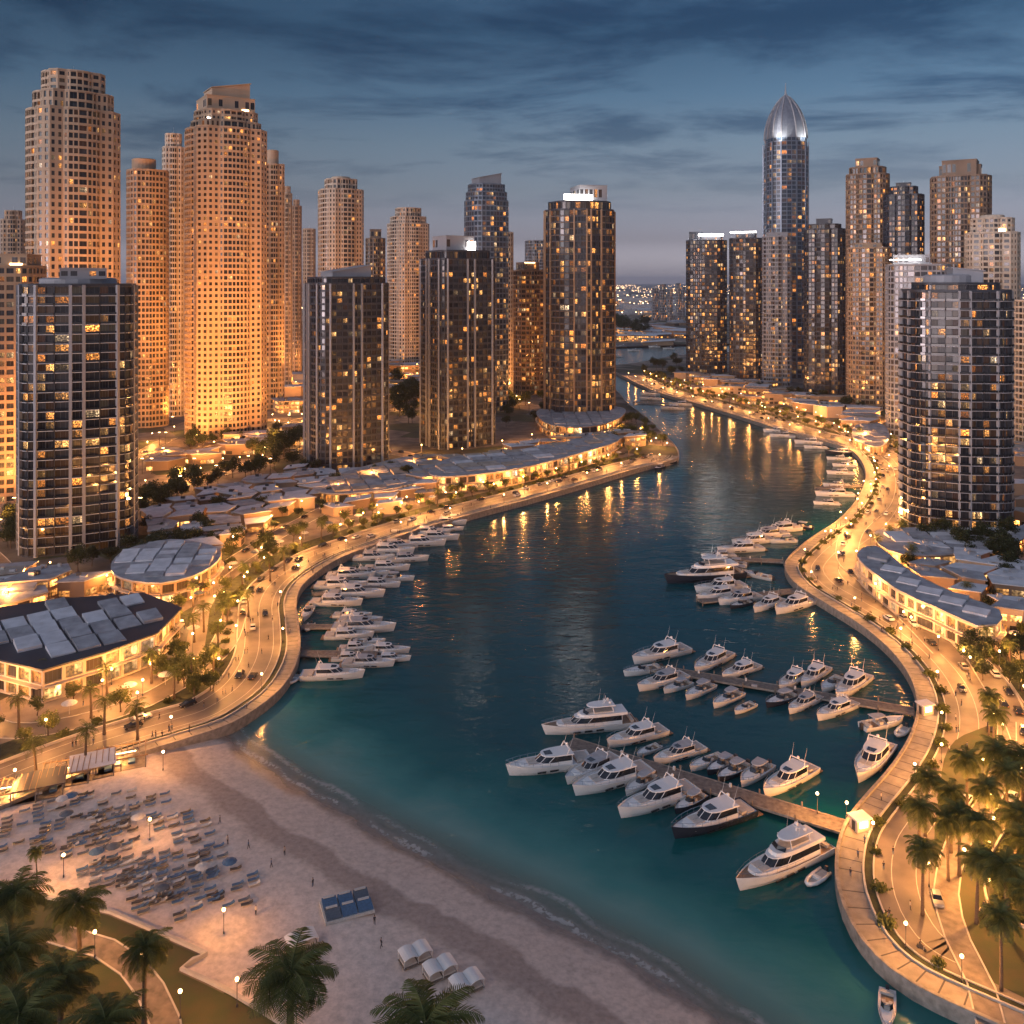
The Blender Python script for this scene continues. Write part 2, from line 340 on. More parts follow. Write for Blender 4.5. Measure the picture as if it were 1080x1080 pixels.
# land: one sheet out to the horizon with the marina and the beach cut out of it
hole = [*LQ, Vector(P(590, 386, LZ)), *RQ, Vector((120, 60)), Vector(P(480, 1260, LZ)), *reversed(lawn_edge)]
# the hole is closed on the left by the back of the beach
outer = [Vector((-40000, -300)), Vector((40000, -300)), Vector((40000, 45000)), Vector((-40000, 45000))]
def sheet(name, loops, z, m, **k):
    tri = tessellate_polygon([[Vector((p[0], p[1], 0)) for p in l] for l in loops]); vs_ = [(p[0], p[1], z) for l in loops for p in l]
    fs = []
    for t in tri:
        a, b, c = (Vector(vs_[i]) for i in t); fs.append(tuple(t) if (b-a).cross(c-a).z > 0 else tuple(reversed(t)))
    mb = MB(); mb.v = vs_; mb.f = fs; mb.m = [0]*len(fs); return mb.build(name, m, **k)
def ground_material():
    m, nt, b = new_mat('city_ground'); N = nt.nodes.new; L = nt.links.new
    g = N('ShaderNodeNewGeometry'); vo = N('ShaderNodeTexVoronoi'); vo.inputs['Scale'].default_value = .028; L(g.outputs['Position'], vo.inputs['Vector'])
    no = N('ShaderNodeTexNoise'); no.inputs['Scale'].default_value = .12; no.inputs['Detail'].default_value = 8; L(g.outputs['Position'], no.inputs['Vector'])
    cr = N('ShaderNodeValToRGB'); cr.color_ramp.interpolation = 'CONSTANT'; e = cr.color_ramp.elements
    e[0].color = (.20, .16, .13, 1); e[1].position = .8; e[1].color = (.10, .10, .10, 1)
    for p, c in ((.25, (.05, .06, .025, 1)), (.45, (.27, .215, .165, 1)), (.65, (.06, .055, .03, 1))): el = e.new(p); el.color = c
    sx = N('ShaderNodeSeparateColor'); L(vo.outputs['Color'], sx.inputs[0]); L(sx.outputs[0], cr.inputs[0])
    mx = N('ShaderNodeMix'); mx.data_type = 'RGBA'; mx.blend_type = 'MULTIPLY'; mx.inputs['Factor'].default_value = .9
    r2 = N('ShaderNodeValToRGB'); r2.color_ramp.elements[0].position = .3; r2.color_ramp.elements[0].color = (.4, .4, .4, 1); r2.color_ramp.elements[1].position = .7; r2.color_ramp.elements[1].color = (1.3, 1.3, 1.3, 1)
    L(no.outputs[0], r2.inputs[0]); L(cr.outputs[0], mx.inputs[6]); L(r2.outputs[0], mx.inputs[7]); L(mx.outputs[2], b.inputs['Base Color']); b.inputs['Roughness'].default_value = .85
    return m
basin = smooth_path([P(x, y, LZ) for x, y in [(560, 383), (600, 369), (650, 366), (700, 364.5), (722, 363.5), (800, 362.5), (830, 365), (800, 369), (722, 374), (690, 379), (655, 384.5), (610, 385.5)]], 12, True)
sheet('ground', [outer, hole, basin], LZ, ground_material(), kind='structure')
# quay faces (dark stone) below the land's edge
def dist_field(px, py, poly):
    d = np.full(px.shape, 1e9)
    for a, b in zip(poly[:-1], poly[1:]):
        ab = np.array([b[0]-a[0], b[1]-a[1]]); l2 = ab @ ab + 1e-9
        t = np.clip(((px-a[0])*ab[0] + (py-a[1])*ab[1]) / l2, 0, 1); d = np.minimum(d, np.hypot(px-a[0]-t*ab[0], py-a[1]-t*ab[1]))
    return d
shore = smooth_path([P(x, y, 0) for x, y in [(215, 750), (238, 772), (255, 792), (285, 812), (330, 840), (372, 862), (420, 890), (480, 920), (540, 948), (600, 982), (660, 1012), (720, 1050), (770, 1085), (900, 1180), (1010, 1300)]], 5)
def shore_d(x, y):   # signed distance from the waterline, + on the sand
    d = dist_field(x, y, [(p.x, p.y) for p in shore]); 
    poly = [(p.x, p.y) for p in shore] + [(-400, 60), (-400, 420)]
    ins = np.zeros(x.shape, bool); n = len(poly)
    for i in range(n):
        x1, y1 = poly[i]; x2, y2 = poly[i-1]
        c = ((y1 > y) != (y2 > y)) & (x < (x2-x1)*(y-y1)/((y2-y1) if y2 != y1 else 1e-9)+x1); ins ^= c
    return np.where(ins, d, -d)
def grid_mesh(name, xs, ys, zf, keep, attrs, m, **k):
    X, Y = np.meshgrid(xs, ys); A = attrs(X, Y); Z = zf(X, Y, A); nx = len(xs)
    V = np.stack([X, Y, Z], -1).reshape(-1, 3); fs = []
    K = keep(X, Y, A) if keep else np.ones(X.shape, bool); Kc = K[:-1, :-1] | K[1:, 1:] | K[:-1, 1:] | K[1:, :-1]
    ii, jj = np.nonzero(Kc); q = np.stack([ii*nx+jj, ii*nx+jj+1, (ii+1)*nx+jj+1, (ii+1)*nx+jj], -1)
    me = bpy.data.meshes.new(name); me.from_pydata(V.tolist(), [], q.tolist()); me.materials.append(m)
    at = me.attributes.new('shore', 'FLOAT', 'POINT'); at.data.foreach_set('value', A.ravel().astype(np.float32))
    me.polygons.foreach_set('use_smooth', [True]*len(me.polygons)); me.update(); return link(name, me, **k)
def sand_material():
    m, nt, b = new_mat('beach_sand'); N = nt.nodes.new; L = nt.links.new
    at = N('ShaderNodeAttribute'); at.attribute_name = 'shore'; g = N('ShaderNodeNewGeometry')
    n1 = N('ShaderNodeTexNoise'); n1.inputs['Scale'].default_value = .09; n1.inputs['Detail'].default_value = 6; L(g.outputs['Position'], n1.inputs['Vector'])
    n2 = N('ShaderNodeTexNoise'); n2.inputs['Scale'].default_value = .8; n2.inputs['Detail'].default_value = 10; n2.inputs['Roughness'].default_value = .65; L(g.outputs['Position'], n2.inputs['Vector'])
    # the tide line wanders
    ma = N('ShaderNodeMath'); ma.operation = 'MULTIPLY_ADD'; L(n1.outputs[0], ma.inputs[0]); ma.inputs[1].default_value = -9.0; L(at.outputs['Fac'], ma.inputs[2])
    cr = N('ShaderNodeValToRGB'); mr = N('ShaderNodeMapRange'); mr.inputs[1].default_value = -6; mr.inputs[2].default_value = 24; L(ma.outputs[0], mr.inputs[0]); L(mr.outputs[0], cr.inputs[0])
    e = cr.color_ramp.elements; e[0].color = (.20, .165, .14, 1); e[1].color = (.66, .56, .495, 1)
    for p, c in ((.10, (.22, .18, .15, 1)), (.17, (.50, .42, .37, 1)), (.42, (.57, .48, .42, 1)), (.46, (.36, .29, .25, 1)), (.64, (.40, .32, .275, 1)), (.72, (.62, .52, .45, 1))): el = e.new(p); el.color = c
    mx = N('ShaderNodeMix'); mx.data_type = 'RGBA'; mx.blend_type = 'MULTIPLY'; mx.inputs['Factor'].default_value = .55
    r2 = N('ShaderNodeValToRGB'); r2.color_ramp.elements[0].position = .3; r2.color_ramp.elements[0].color = (.5, .5, .5, 1); r2.color_ramp.elements[1].position = .62; r2.color_ramp.elements[1].color = (1.15, 1.15, 1.15, 1)
    L(n2.outputs[0], r2.inputs[0]); L(cr.outputs[0], mx.inputs[6]); L(r2.outputs[0], mx.inputs[7]); L(mx.outputs[2], b.inputs['Base Color'])
    rr = N('ShaderNodeMapRange'); rr.inputs[1].default_value = -4; rr.inputs[2].default_value = 1.5; rr.inputs[3].default_value = .22; rr.inputs[4].default_value = .9; L(ma.outputs[0], rr.inputs[0]); L(rr.outputs[0], b.inputs['Roughness'])
    bp = N('ShaderNodeBump'); bp.inputs['Strength'].default_value = .6; bp.inputs['Distance'].default_value = .25; L(n2.outputs[0], bp.inputs['Height']); L(bp.outputs[0], b.inputs['Normal'])
    return m
def sand_z(X, Y, A): return np.clip(A*.085, -3.5, 2.0) + .08*np.sin(X*.11+Y*.05)*np.clip(A/20, 0, 1)
sand_clip = [(p.x, p.y) for p in LQ[:160]]
beach_poly = [(-330, 60), (-330, 175)] + [(p.x, p.y) for p in LQ if p.y < 260 and p.x < -60] + [(-60, 260), (60, 160), (90, 60)]
grid_mesh('beach', np.arange(-200, 92, 1.6), np.arange(66, 262, 1.6), sand_z, lambda X, Y, A: (A > -26) & (
    dist_field(X, Y, beach_poly[1:-3]) < 1e9) & np.array([[inpoly(x, y, beach_poly) for x, y in zip(r, s)] for r, s in zip(X, Y)]), shore_d, sand_material(), kind='structure')
def water_material():
    m, nt, b = new_mat('marina_water'); N = nt.nodes.new; L = nt.links.new
    at = N('ShaderNodeAttribute'); at.attribute_name = 'shore'; g = N('ShaderNodeNewGeometry')
    n1 = N('ShaderNodeTexNoise'); n1.inputs['Scale'].default_value = .035; n1.inputs['Detail'].default_value = 6; L(g.outputs['Position'], n1.inputs['Vector'])
    ma = N('ShaderNodeMath'); ma.operation = 'MULTIPLY_ADD'; L(n1.outputs[0], ma.inputs[0]); ma.inputs[1].default_value = 34; ma.inputs[2].default_value = -17
    ad = N('ShaderNodeMath'); ad.operation = 'ADD'; L(at.outputs['Fac'], ad.inputs[0])
    # wander only away from the edge
    cl = N('ShaderNodeMapRange'); cl.inputs[1].default_value = 0; cl.inputs[2].default_value = -18; L(at.outputs['Fac'], cl.inputs[0])
    mm = N('ShaderNodeMath'); mm.operation = 'MULTIPLY'; L(ma.outputs[0], mm.inputs[0]); L(cl.outputs[0], mm.inputs[1]); L(mm.outputs[0], ad.inputs[1])
    mr = N('ShaderNodeMapRange'); mr.inputs[1].default_value = 0; mr.inputs[2].default_value = -100; L(ad.outputs[0], mr.inputs[0])
    cr = N('ShaderNodeValToRGB'); e = cr.color_ramp.elements; e[0].color = (.20, .24, .20, 1); e[1].color = (.0005, .062, .080, 1)
    for p, c in ((.07, (.14, .26, .235, 1)), (.17, (.045, .19, .18, 1)), (.30, (.006, .105, .108, 1)), (.5, (.001, .062, .074, 1))): el = e.new(p); el.color = c
    L(mr.outputs[0], cr.inputs[0])
    # foam lace in the last metre
    n3 = N('ShaderNodeTexNoise'); n3.inputs['Scale'].default_value = .10; n3.inputs['Detail'].default_value = 3; L(g.outputs['Position'], n3.inputs['Vector'])
    n4 = N('ShaderNodeTexNoise'); n4.inputs['Scale'].default_value = .9; n4.inputs['Detail'].default_value = 6; L(g.outputs['Position'], n4.inputs['Vector'])
    def M(op, a, c, d=None):
        n = N('ShaderNodeMath'); n.operation = op
        for i, v in enumerate((a, c, d)):
            if v is None: continue
            if isinstance(v, (int, float)): n.inputs[i].default_value = v
            else: L(v, n.inputs[i])
        return n.outputs[0]
    def line(off, amp, w, src):
        band = M('ABSOLUTE', M('ADD', M('ADD', at.outputs['Fac'], off), M('MULTIPLY_ADD', src.outputs[0], amp, -amp/2)), 0)
        return M('MAXIMUM', M('SUBTRACT', 1.0, M('DIVIDE', band, w)), 0)
    n6 = N('ShaderNodeTexNoise'); n6.inputs['Scale'].default_value = .045; n6.inputs['Detail'].default_value = 2; L(g.outputs['Position'], n6.inputs['Vector'])
    fz = M('ADD', line(1.2, 5, 1.5, n3), M('MULTIPLY', line(4.2, 9, 1.2, n6), .9)); fz = M('ADD', fz, M('MULTIPLY', line(-.3, 3, 2.6, n6), .5))
    brk = N('ShaderNodeMapRange'); brk.inputs[1].default_value = .36; brk.inputs[2].default_value = .55; brk.inputs[3].default_value = .25; L(n6.outputs[0], brk.inputs[0])
    lace = N('ShaderNodeMapRange'); lace.inputs[1].default_value = .38; lace.inputs[2].default_value = .54; lace.inputs[3].default_value = .3; L(n4.outputs[0], lace.inputs[0])
    foam = M('MINIMUM', M('MULTIPLY', M('MULTIPLY', fz, brk.outputs[0]), M('MULTIPLY', lace.outputs[0], .72)), .7)
    mx = N('ShaderNodeMix'); mx.data_type = 'RGBA'; L(foam, mx.inputs['Factor']); L(cr.outputs[0], mx.inputs[6]); mx.inputs[7].default_value = (.62, .62, .62, 1)
    L(mx.outputs[2], b.inputs['Base Color']); b.inputs['IOR'].default_value = 1.33; b.inputs['Specular IOR Level'].default_value = .30
    L(M("MULTIPLY_ADD", foam, .5, .14), b.inputs['Roughness'])
    al = N('ShaderNodeMapRange'); al.inputs[1].default_value = 1.5; al.inputs[2].default_value = -11; al.inputs[3].default_value = .12; L(at.outputs['Fac'], al.inputs[0])
    L(M('MAXIMUM', al.outputs[0], foam), b.inputs['Alpha'])
    # ripples: long low swell, chop, and fine wind ripple
    mp = N('ShaderNodeMapping'); mp.inputs['Scale'].default_value = (.55, 1.0, 1); mp.inputs['Rotation'].default_value = (0, 0, R(8)); L(g.outputs['Position'], mp.inputs[0])
    w1 = N('ShaderNodeTexNoise'); w1.inputs['Scale'].default_value = .16; w1.inputs['Detail'].default_value = 2; L(mp.outputs[0], w1.inputs['Vector'])
    w2 = N('ShaderNodeTexNoise'); w2.inputs['Scale'].default_value = .62; w2.inputs['Detail'].default_value = 4; w2.inputs['Distortion'].default_value = .6; L(mp.outputs[0], w2.inputs['Vector'])
    # calm and ruffled patches
    n5 = N('ShaderNodeTexNoise'); n5.inputs['Scale'].default_value = .012; n5.inputs['Detail'].default_value = 3; L(g.outputs['Position'], n5.inputs['Vector'])
    ruf = N('ShaderNodeMapRange'); ruf.inputs[1].default_value = .35; ruf.inputs[2].default_value = .65; ruf.inputs[3].default_value = .15; ruf.inputs[4].default_value = 1.25; L(n5.outputs[0], ruf.inputs[0])
    hsum = M('ADD', M('MULTIPLY', w1.outputs[0], .9), M('MULTIPLY', M('MULTIPLY', w2.outputs[0], .42), ruf.outputs[0]))
    bp = N('ShaderNodeBump'); bp.inputs['Strength'].default_value = 1.0; bp.inputs['Distance'].default_value = .40; L(hsum, bp.inputs['Height']); L(bp.outputs[0], b.inputs['Normal'])
    return m
WM = water_material()
# the water is one sheet under the land's edge; finer where it meets the sand
xs = np.unique(np.concatenate([np.linspace(-4000, -260, 12), np.arange(-220, 130, 4.0), np.linspace(150, 3000, 20)]))
ys = np.unique(np.concatenate([np.arange(60, 330, 4.0), np.linspace(340, 2600, 24)]))
grid_mesh('water', xs, ys, lambda X, Y, A: X*0, None, shore_d, WM, kind='structure')

# ------------------------------------------------------------------ towers
WID = [0]
def rot2(p, a): c, s = math.cos(a), math.sin(a); return (p[0]*c-p[1]*s, p[0]*s+p[1]*c)
def plan_bay(w, d, c=.13, bow=.07, cw=.44, notch=.0):
    """rectangle with cut corners and a bowed bay in the middle of every face; returns points and edge kinds"""
    pts, kinds = [], []
    def side(L, off):  # along +x at y=-off, from -L/2 to L/2
        ch = c*min(w, d); b = bow*min(w, d); h = L*cw/2; out = [(-L/2+ch, -off)]; k = ['flat']
        out.append((-h, -off)); k.append('side')
        for t in (-.62, -.2, .2, .62): out.append((h*t*1.25, -off-b*(1-(t*1.1)**2))); k.append('bow')
        k[-1] = 'bow'; out.append((h, -off)); k[-1] = 'bow'; k.append('flat'); out.append((L/2-ch, -off)); k.append('corner')
        return out, k[:len(out)]
    for i, (L, off) in enumerate(((w, d/2), (d, w/2), (w, d/2), (d, w/2))):
        o, k = side(L, off); pts += [rot2(p, i*math.pi/2) for p in o]; kinds += k
    return pts, kinds
def plan_round(w, d, r=.25, n=4, bow=0.05, strips=True):
    pts, kinds = [], []; rr = r*min(w, d)
    for i, (sx, sy) in enumerate(((1, -1), (1, 1), (-1, 1), (-1, -1))):
        for k in range(n+1):
            a = -math.pi/2 + i*math.pi/2 + k*math.pi/2/n; pts.append((sx*(w/2-rr)+rr*math.cos(a), sy*(d/2-rr)+rr*math.sin(a))); kinds.append('corner' if k < n else 'flat')
    # bowed faces with a dark recess strip
    P2, K2 = [], []; n2 = len(pts)
    for i in range(n2):
        P2.append(pts[i]); a, b = pts[i], pts[(i+1) % n2]
        if kinds[i] == 'flat':
            L = math.hypot(b[0]-a[0], b[1]-a[1]); nx, ny = (b[1]-a[1])/L, -(b[0]-a[0])/L
            ts = (.22, .42, .58, .78); K2.append('flat')
            for j, t in enumerate(ts):
                o = bow*min(w, d)*(1-(2*t-1)**2*1.6); 
                P2.append((a[0]+(b[0]-a[0])*t+nx*o, a[1]+(b[1]-a[1])*t+ny*o)); K2.append(('flat', 'bow', 'flat', 'flat')[j])
        else: K2.append(kinds[i])
    return P2, K2
def scale_plan(p, s): return [(x*s, y*s) for x, y in p]
CAMP = np.array([0, 0, HC])
def facade(T, pts, kinds, z0, nf, fh, st):
    """pts: world outline, counter-clockwise. st: kind -> dict(bw, su, sb, st, r)"""
    n = len(pts)
    for i in range(n):
        A, B = np.array(pts[i]), np.array(pts[(i+1) % n]); L = np.hypot(*(B-A))
        if L < .05: continue
        t = (B-A)/L; nn = np.array([t[1], -t[0]]); s = st.get(kinds[i], st['flat']); k = max(1, int(round(L/s['bw'])))
        def q(u0, z0_, u1, z1_, o0=0, o1=0):
            u0, z0_, u1, z1_, o0, o1 = np.broadcast_arrays(*[np.asarray(v, float) for v in (u0, z0_, u1, z1_, o0, o1)])
            pt = lambda u, z, o: np.stack([A[0]+t[0]*u+nn[0]*o, A[1]+t[1]*u+nn[1]*o, z], -1)
            return pt, u0, z0_, u1, z1_, o0, o1
        def front(u0, za, u1, zb, o=0.0):
            pt, u0, za, u1, zb, o, _ = q(u0, za, u1, zb, o, 0); return np.stack([pt(u0, za, o), pt(u1, za, o), pt(u1, zb, o), pt(u0, zb, o)], -2).reshape(-1, 4, 3)
        if L < 1.0 or s.get('blank'):
            T['wall'].append(front(0., z0, L, z0+nf*fh)); continue
        bw = L/k; su = s['su']*min(1, bw/s['bw']); r = s['r']; fl = z0+np.arange(nf)*fh
        # spandrel bands, one per floor (the last one tops the wall out)
        lo = np.concatenate([[z0], fl[:-1]+fh-s['st']+0, [z0+nf*fh-s['st']]]); 
        lo = np.concatenate([[z0], fl+fh-s['st']]); hi = np.concatenate([fl+s['sb'], [z0+nf*fh]])
        T['wall'].append(front(0., lo, L, hi))
        g = np.arange(k)[None, :]*bw; fz = fl[:, None]; zb, zt = fz+s['sb'], fz+fh-s['st']; U0, U1 = g+su, g+bw-su
        zb_, zt_ = np.broadcast_to(zb, (nf, k)), np.broadcast_to(zt, (nf, k))
        if su > .02: T['wall'].append(front(g, zb_, g+su, zt_)); T['wall'].append(front(U1, zb_, g+bw, zt_))
        U0b, U1b = np.broadcast_to(U0, (nf, k)), np.broadcast_to(U1, (nf, k))
        pt = lambda u, z, o: np.stack([A[0]+t[0]*u+nn[0]*o, A[1]+t[1]*u+nn[1]*o, z], -1)
        sk = lambda a, b, c, d: np.stack([a, b, c, d], -2).reshape(-1, 4, 3); z_ = np.zeros((nf, k))
        # sill, head, jambs
        T['wall'].append(sk(pt(U0b, zb_, z_), pt(U1b, zb_, z_), pt(U1b, zb_, z_-r), pt(U0b, zb_, z_-r)))
        T['wall'].append(sk(pt(U0b, zt_, z_-r), pt(U1b, zt_, z_-r), pt(U1b, zt_, z_), pt(U0b, zt_, z_)))
        if su > .02:
            T['wall'].append(sk(pt(U0b, zb_, z_), pt(U0b, zb_, z_-r), pt(U0b, zt_, z_-r), pt(U0b, zt_, z_)))
            T['wall'].append(sk(pt(U1b, zb_, z_-r), pt(U1b, zb_, z_), pt(U1b, zt_, z_), pt(U1b, zt_, z_-r)))
        T['win'].append(sk(pt(U0b, zb_, z_-r), pt(U1b, zb_, z_-r), pt(U1b, zt_, z_-r), pt(U0b, zt_, z_-r)))
        if s.get('bal'):   # balcony slab and rail along this edge
            o = s['bal']; za = fl[1:] - .12; m0, m1 = s.get('balm', .3), L-s.get('balm', .3)
            for (zl, zh, o0, o1) in ((0, s.get('bh', .26), 0, o),):
                a, b_, c_, d_ = (np.full(nf-1, v) for v in (m0, m1, m1, m0)); Z = np.zeros(nf-1)
                T['slab'].append(sk(pt(a, za+zh, Z+.0), pt(a, za+zh, Z+o), pt(b_, za+zh, Z+o), pt(b_, za+zh, Z)))
                T['slab'].append(sk(pt(a, za, Z+o), pt(b_, za, Z+o), pt(b_, za+zh, Z+o), pt(a, za+zh, Z+o)))
                T['slab'].append(sk(pt(a, za, Z), pt(b_, za, Z), pt(b_, za, Z+o), pt(a, za, Z+o)))
                T['slab'].append(sk(pt(a, za, Z), pt(a, za, Z+o), pt(a, za+zh, Z+o), pt(a, za+zh, Z)))
                T['slab'].append(sk(pt(b_, za, Z+o), pt(b_, za, Z), pt(b_, za+zh, Z), pt(b_, za+zh, Z+o)))
            if s.get('rail', True):
                T['rail'].append(sk(pt(a, za+zh, Z+o-.06), pt(b_, za+zh, Z+o-.06), pt(b_, za+zh+.95, Z+o-.06), pt(a, za+zh+.95, Z+o-.06)))
def fin(T, pts, i, w, o, z0, z1, key='fin'):
    """vertical fin over outline corner i"""
    p = Vector(pts[i]); c = Vector((sum(q[0] for q in pts)/len(pts), sum(q[1] for q in pts)/len(pts))); n = (p-c).normalized(); t = Vector((-n.y, n.x))*w/2
    a, b, c2, d = p-t-n*.3, p-t+n*o, p+t+n*o, p+t-n*.3; q = [(v.x, v.y) for v in (a, d, c2, b)][::-1]
    mb = T.setdefault(key+'_mb', MB()); mb.prism(q, z0, None, z1)
def flush_tower(T, root, mats, dist, singles=100):
    if T['wall']: link('wall', quads_mesh('wall', np.concatenate(T['wall']), [mats['wall']]), root)
    if T['slab']: link('balcony_slabs' if False else 'balcony_edge', quads_mesh('balcony_edge', np.concatenate(T['slab']), [mats['slab']]), root)
    if T['rail']: link('balcony_rail', quads_mesh('balcony_rail', np.concatenate(T['rail']), [mats.get('rail', mats['slab'])]), root)
    if 'fin_mb' in T: T['fin_mb'].build('facade_fin', mats['fin'], root)
    W = np.concatenate(T['win']); n = len(W); loc = np.array(root.location)
    ids = WID[0]+np.arange(n); WID[0] = (WID[0]+n) % 40000
    uv = np.zeros((n, 4, 2)); uv[:, :, 0] = ids[:, None]+np.array([.02, .98, .98, .02]); uv[:, :, 1] = np.array([0, 0, 1, 1])
    c = W.mean(1) + loc; e1, e2 = W[:, 1]-W[:, 0], W[:, 3]-W[:, 0]; N = np.cross(e1, e2); v = CAMP-c; d = np.linalg.norm(v, axis=1)
    score = (N*v).sum(1)/d**3*(1+.004*c[:, 2]); order = np.argsort(-score); k = min(singles, n) if dist < 1500 else 0
    for j in order[:k]:
        me = quads_mesh('window', W[j:j+1], [mats['win']], uv[j:j+1]); link('window', me, root)
    rest = order[k:]
    if len(rest): link('window', quads_mesh('window', W[rest], [mats['win']], uv[rest]), root, kind='stuff')
def newT(): return dict(wall=[], win=[], slab=[], rail=[])
S_JBR = dict(flat=dict(bw=3.9, su=1.05, sb=1.35, st=.75, r=.35), side=dict(bw=3.5, su=.9, sb=1.3, st=.8, r=.35),
             bow=dict(bw=3.8, su=.45, sb=1.1, st=.5, r=1.1), corner=dict(bw=4.0, su=1.1, sb=1.3, st=.75, r=.5))
S_TAN = dict(flat=dict(bw=3.2, su=.5, sb=1.25, st=.5, r=.6), side=dict(bw=3.4, su=.5, sb=1.2, st=.5, r=.6),
             bow=dict(bw=3.1, su=.32, sb=1.0, st=.35, r=1.2), corner=dict(bw=3.6, su=.6, sb=1.2, st=.5, r=.6))
S_DARK = dict(flat=dict(bw=4.6, su=.16, sb=.55, st=.3, r=.9, bal=.7), bow=dict(bw=4.4, su=.14, sb=.35, st=.25, r=.7, bal=.9),
              corner=dict(bw=3.6, su=.14, sb=.6, st=.3, r=.5, bal=.5), side=dict(bw=6, su=.1, sb=.2, st=.2, r=.4))
S_GRID = dict(flat=dict(bw=3.5, su=.34, sb=.95, st=.35, r=.6), bow=dict(bw=3.4, su=.3, sb=.7, st=.35, r=.9), corner=dict(bw=3.2, su=.45, sb=.9, st=.4, r=.5), side=dict(bw=4, su=.4, sb=.8, st=.4, r=.5))
S_BLUE = dict(flat=dict(bw=3.4, su=.28, sb=.9, st=.25, r=.2), bow=dict(bw=3.0, su=.22, sb=.7, st=.2, r=.2), corner=dict(bw=3, su=.5, sb=1, st=.3, r=.2), side=dict(bw=3.4, su=.4, sb=.9, st=.3, r=.3))
TOWERS = []
def tower(label, x0, x1, ybase, yroof, plan, rz, mats, S, ratio=.9, fh=4.2, crown=(), yd=None, finw=0, parapet=1.2, singles=100, podium=True, lights=None, name='residential_tower'):
    """x0, x1, ybase, yroof in photo pixels; crown: (scale, height, style) tiers"""
    Yb = F*(HC-LZ)/(ybase-HY); th = R(rz); app = (x1-x0)/F*Yb*1.0
    w = app/(abs(math.cos(th))+ratio*abs(math.sin(th)))*1.02
    if plan is plan_round: w = app/((abs(math.cos(th))+ratio*abs(math.sin(th)))*.93)
    d = w*ratio; ext = .5*(w*abs(math.sin(th))+d*abs(math.cos(th))); Yc = Yb+ext*.9; k_ = Yc/Yb; w *= k_; d *= k_; ext *= k_; xc = ((x0+x1)/2-540)/F*Yc
    H = HC-(yroof-HY)*(Yb+ext*.3)/F; nf = max(3, int(round((H-LZ)/fh))); fh = (H-LZ)/nf
    root = empty(name, (xc, Yc, LZ), th, label=label, cat='tower'); pts, kinds = plan(w, d); T = newT()
    st = S; facade(T, pts, kinds, 0, nf, fh, st); H0 = nf*fh
    if finw:
        for i in range(len(pts)):
            if kinds[i] != kinds[i-1]: fin(T, pts, i, finw, .9, 0, H0+.6)
    roofs = MB(); par = MB(); z = H0; cur = pts
    def cap(p, z, ph):
        roofs.prism(p, z-.3, None, z+.02); inner = scale_plan(p, .975); n = len(p)
        b = len(par.v); par.v += [(x, y, z) for x, y in p]+[(x, y, z+ph) for x, y in p]+[(x, y, z+ph) for x, y in inner]+[(x, y, z+.03) for x, y in inner]
        for i in range(n):
            j = (i+1) % n
            for k in range(3): par.f.append((b+k*n+i, b+k*n+j, b+(k+1)*n+j, b+(k+1)*n+i))
        par.m += [0]*(3*n)
    cap(cur, z, parapet); boxes = MB(); glass = []
    for tier in crown:
        sc_, hh, kind = tier[:3]; off = tier[3] if len(tier) > 3 else (0, 0)
        if kind == 'tier':
            cur = scale_plan(pts, sc_); nn_ = max(1, int(round(hh/fh))); facade(T, cur, kinds, z, nn_, hh/nn_, st); z += hh; cap(cur, z, .9)
        elif kind == 'drum':
            p = [(math.cos(a)*w*sc_/2+off[0]*w, math.sin(a)*d*sc_/2+off[1]*d) for a in np.linspace(0, 2*math.pi, 20, endpoint=False)]
            boxes.prism(p, z, None, z+hh); boxes.prism(scale_plan(p, 1), z+hh, scale_plan(p, .9), z+hh+.6)
            if len(tier) > 4 and tier[4]: z += hh
        elif kind == 'box':
            sx, sy = sc_ if hasattr(sc_, '__len__') else (sc_, sc_); bx, by = off[0]*w, off[1]*d
            boxes.box(bx-w*sx/2, bx+w*sx/2, by-d*sy/2, by+d*sy/2, z+.03, z+hh)
            boxes.box(bx-w*sx/2-.35, bx+w*sx/2+.35, by-d*sy/2-.35, by+d*sy/2+.35, z+hh, z+hh+.4)
            facade_box = [(bx-w*sx/2-.03, by-d*sy/2-.03), (bx+w*sx/2+.03, by-d*sy/2-.03), (bx+w*sx/2+.03, by+d*sy/2+.03), (bx-w*sx/2-.03, by+d*sy/2+.03)]
            for i in range(4):
                A, B = np.array(facade_box[i]), np.array(facade_box[(i+1) % 4]); L = np.hypot(*(B-A))
                if L > 6 and hh > 3.4:
                    k = int(L/3.6)
                    for j in range(k):
                        if random.random() < .55:
                            a, b = A+(B-A)*(j+.15)/k, A+(B-A)*(j+.85)/k; glass.append([(*a, z+hh*.3), (*b, z+hh*.3), (*b, z+hh*.78), (*a, z+hh*.78)])
            if len(tier) > 4 and tier[4]: z += hh+.4
        elif kind == 'slant':   # penthouse under a sloping roof
            sx, sy = sc_; bx, by = off[0]*w, off[1]*d; p = [(bx-w*sx/2, by-d*sy/2), (bx+w*sx/2, by-d*sy/2), (bx+w*sx/2, by+d*sy/2), (bx-w*sx/2, by+d*sy/2)]
            lo, hi = (tier[4], hh); boxes.prism(p, z, None, [z+lo, z+hi, z+hi, z+lo]); q = [(x*1.0+(.8 if x > bx else -.8), y+(.8 if y > by else -.8)) for x, y in p]
            boxes.prism(q, [z+lo+.05, z+hi+.05, z+hi+.05, z+lo+.05], None, [z+lo+.6, z+hi+.6, z+hi+.6, z+lo+.6])
    if boxes.v: boxes.build('penthouse', mats.get('pent', mats['wall']), root)
    if glass: 
        W = np.array(glass, dtype=float); T['win'].append(W)
    roofs.build('roof', M_['roofc'], root); par.build('parapet', mats['wall'], root)
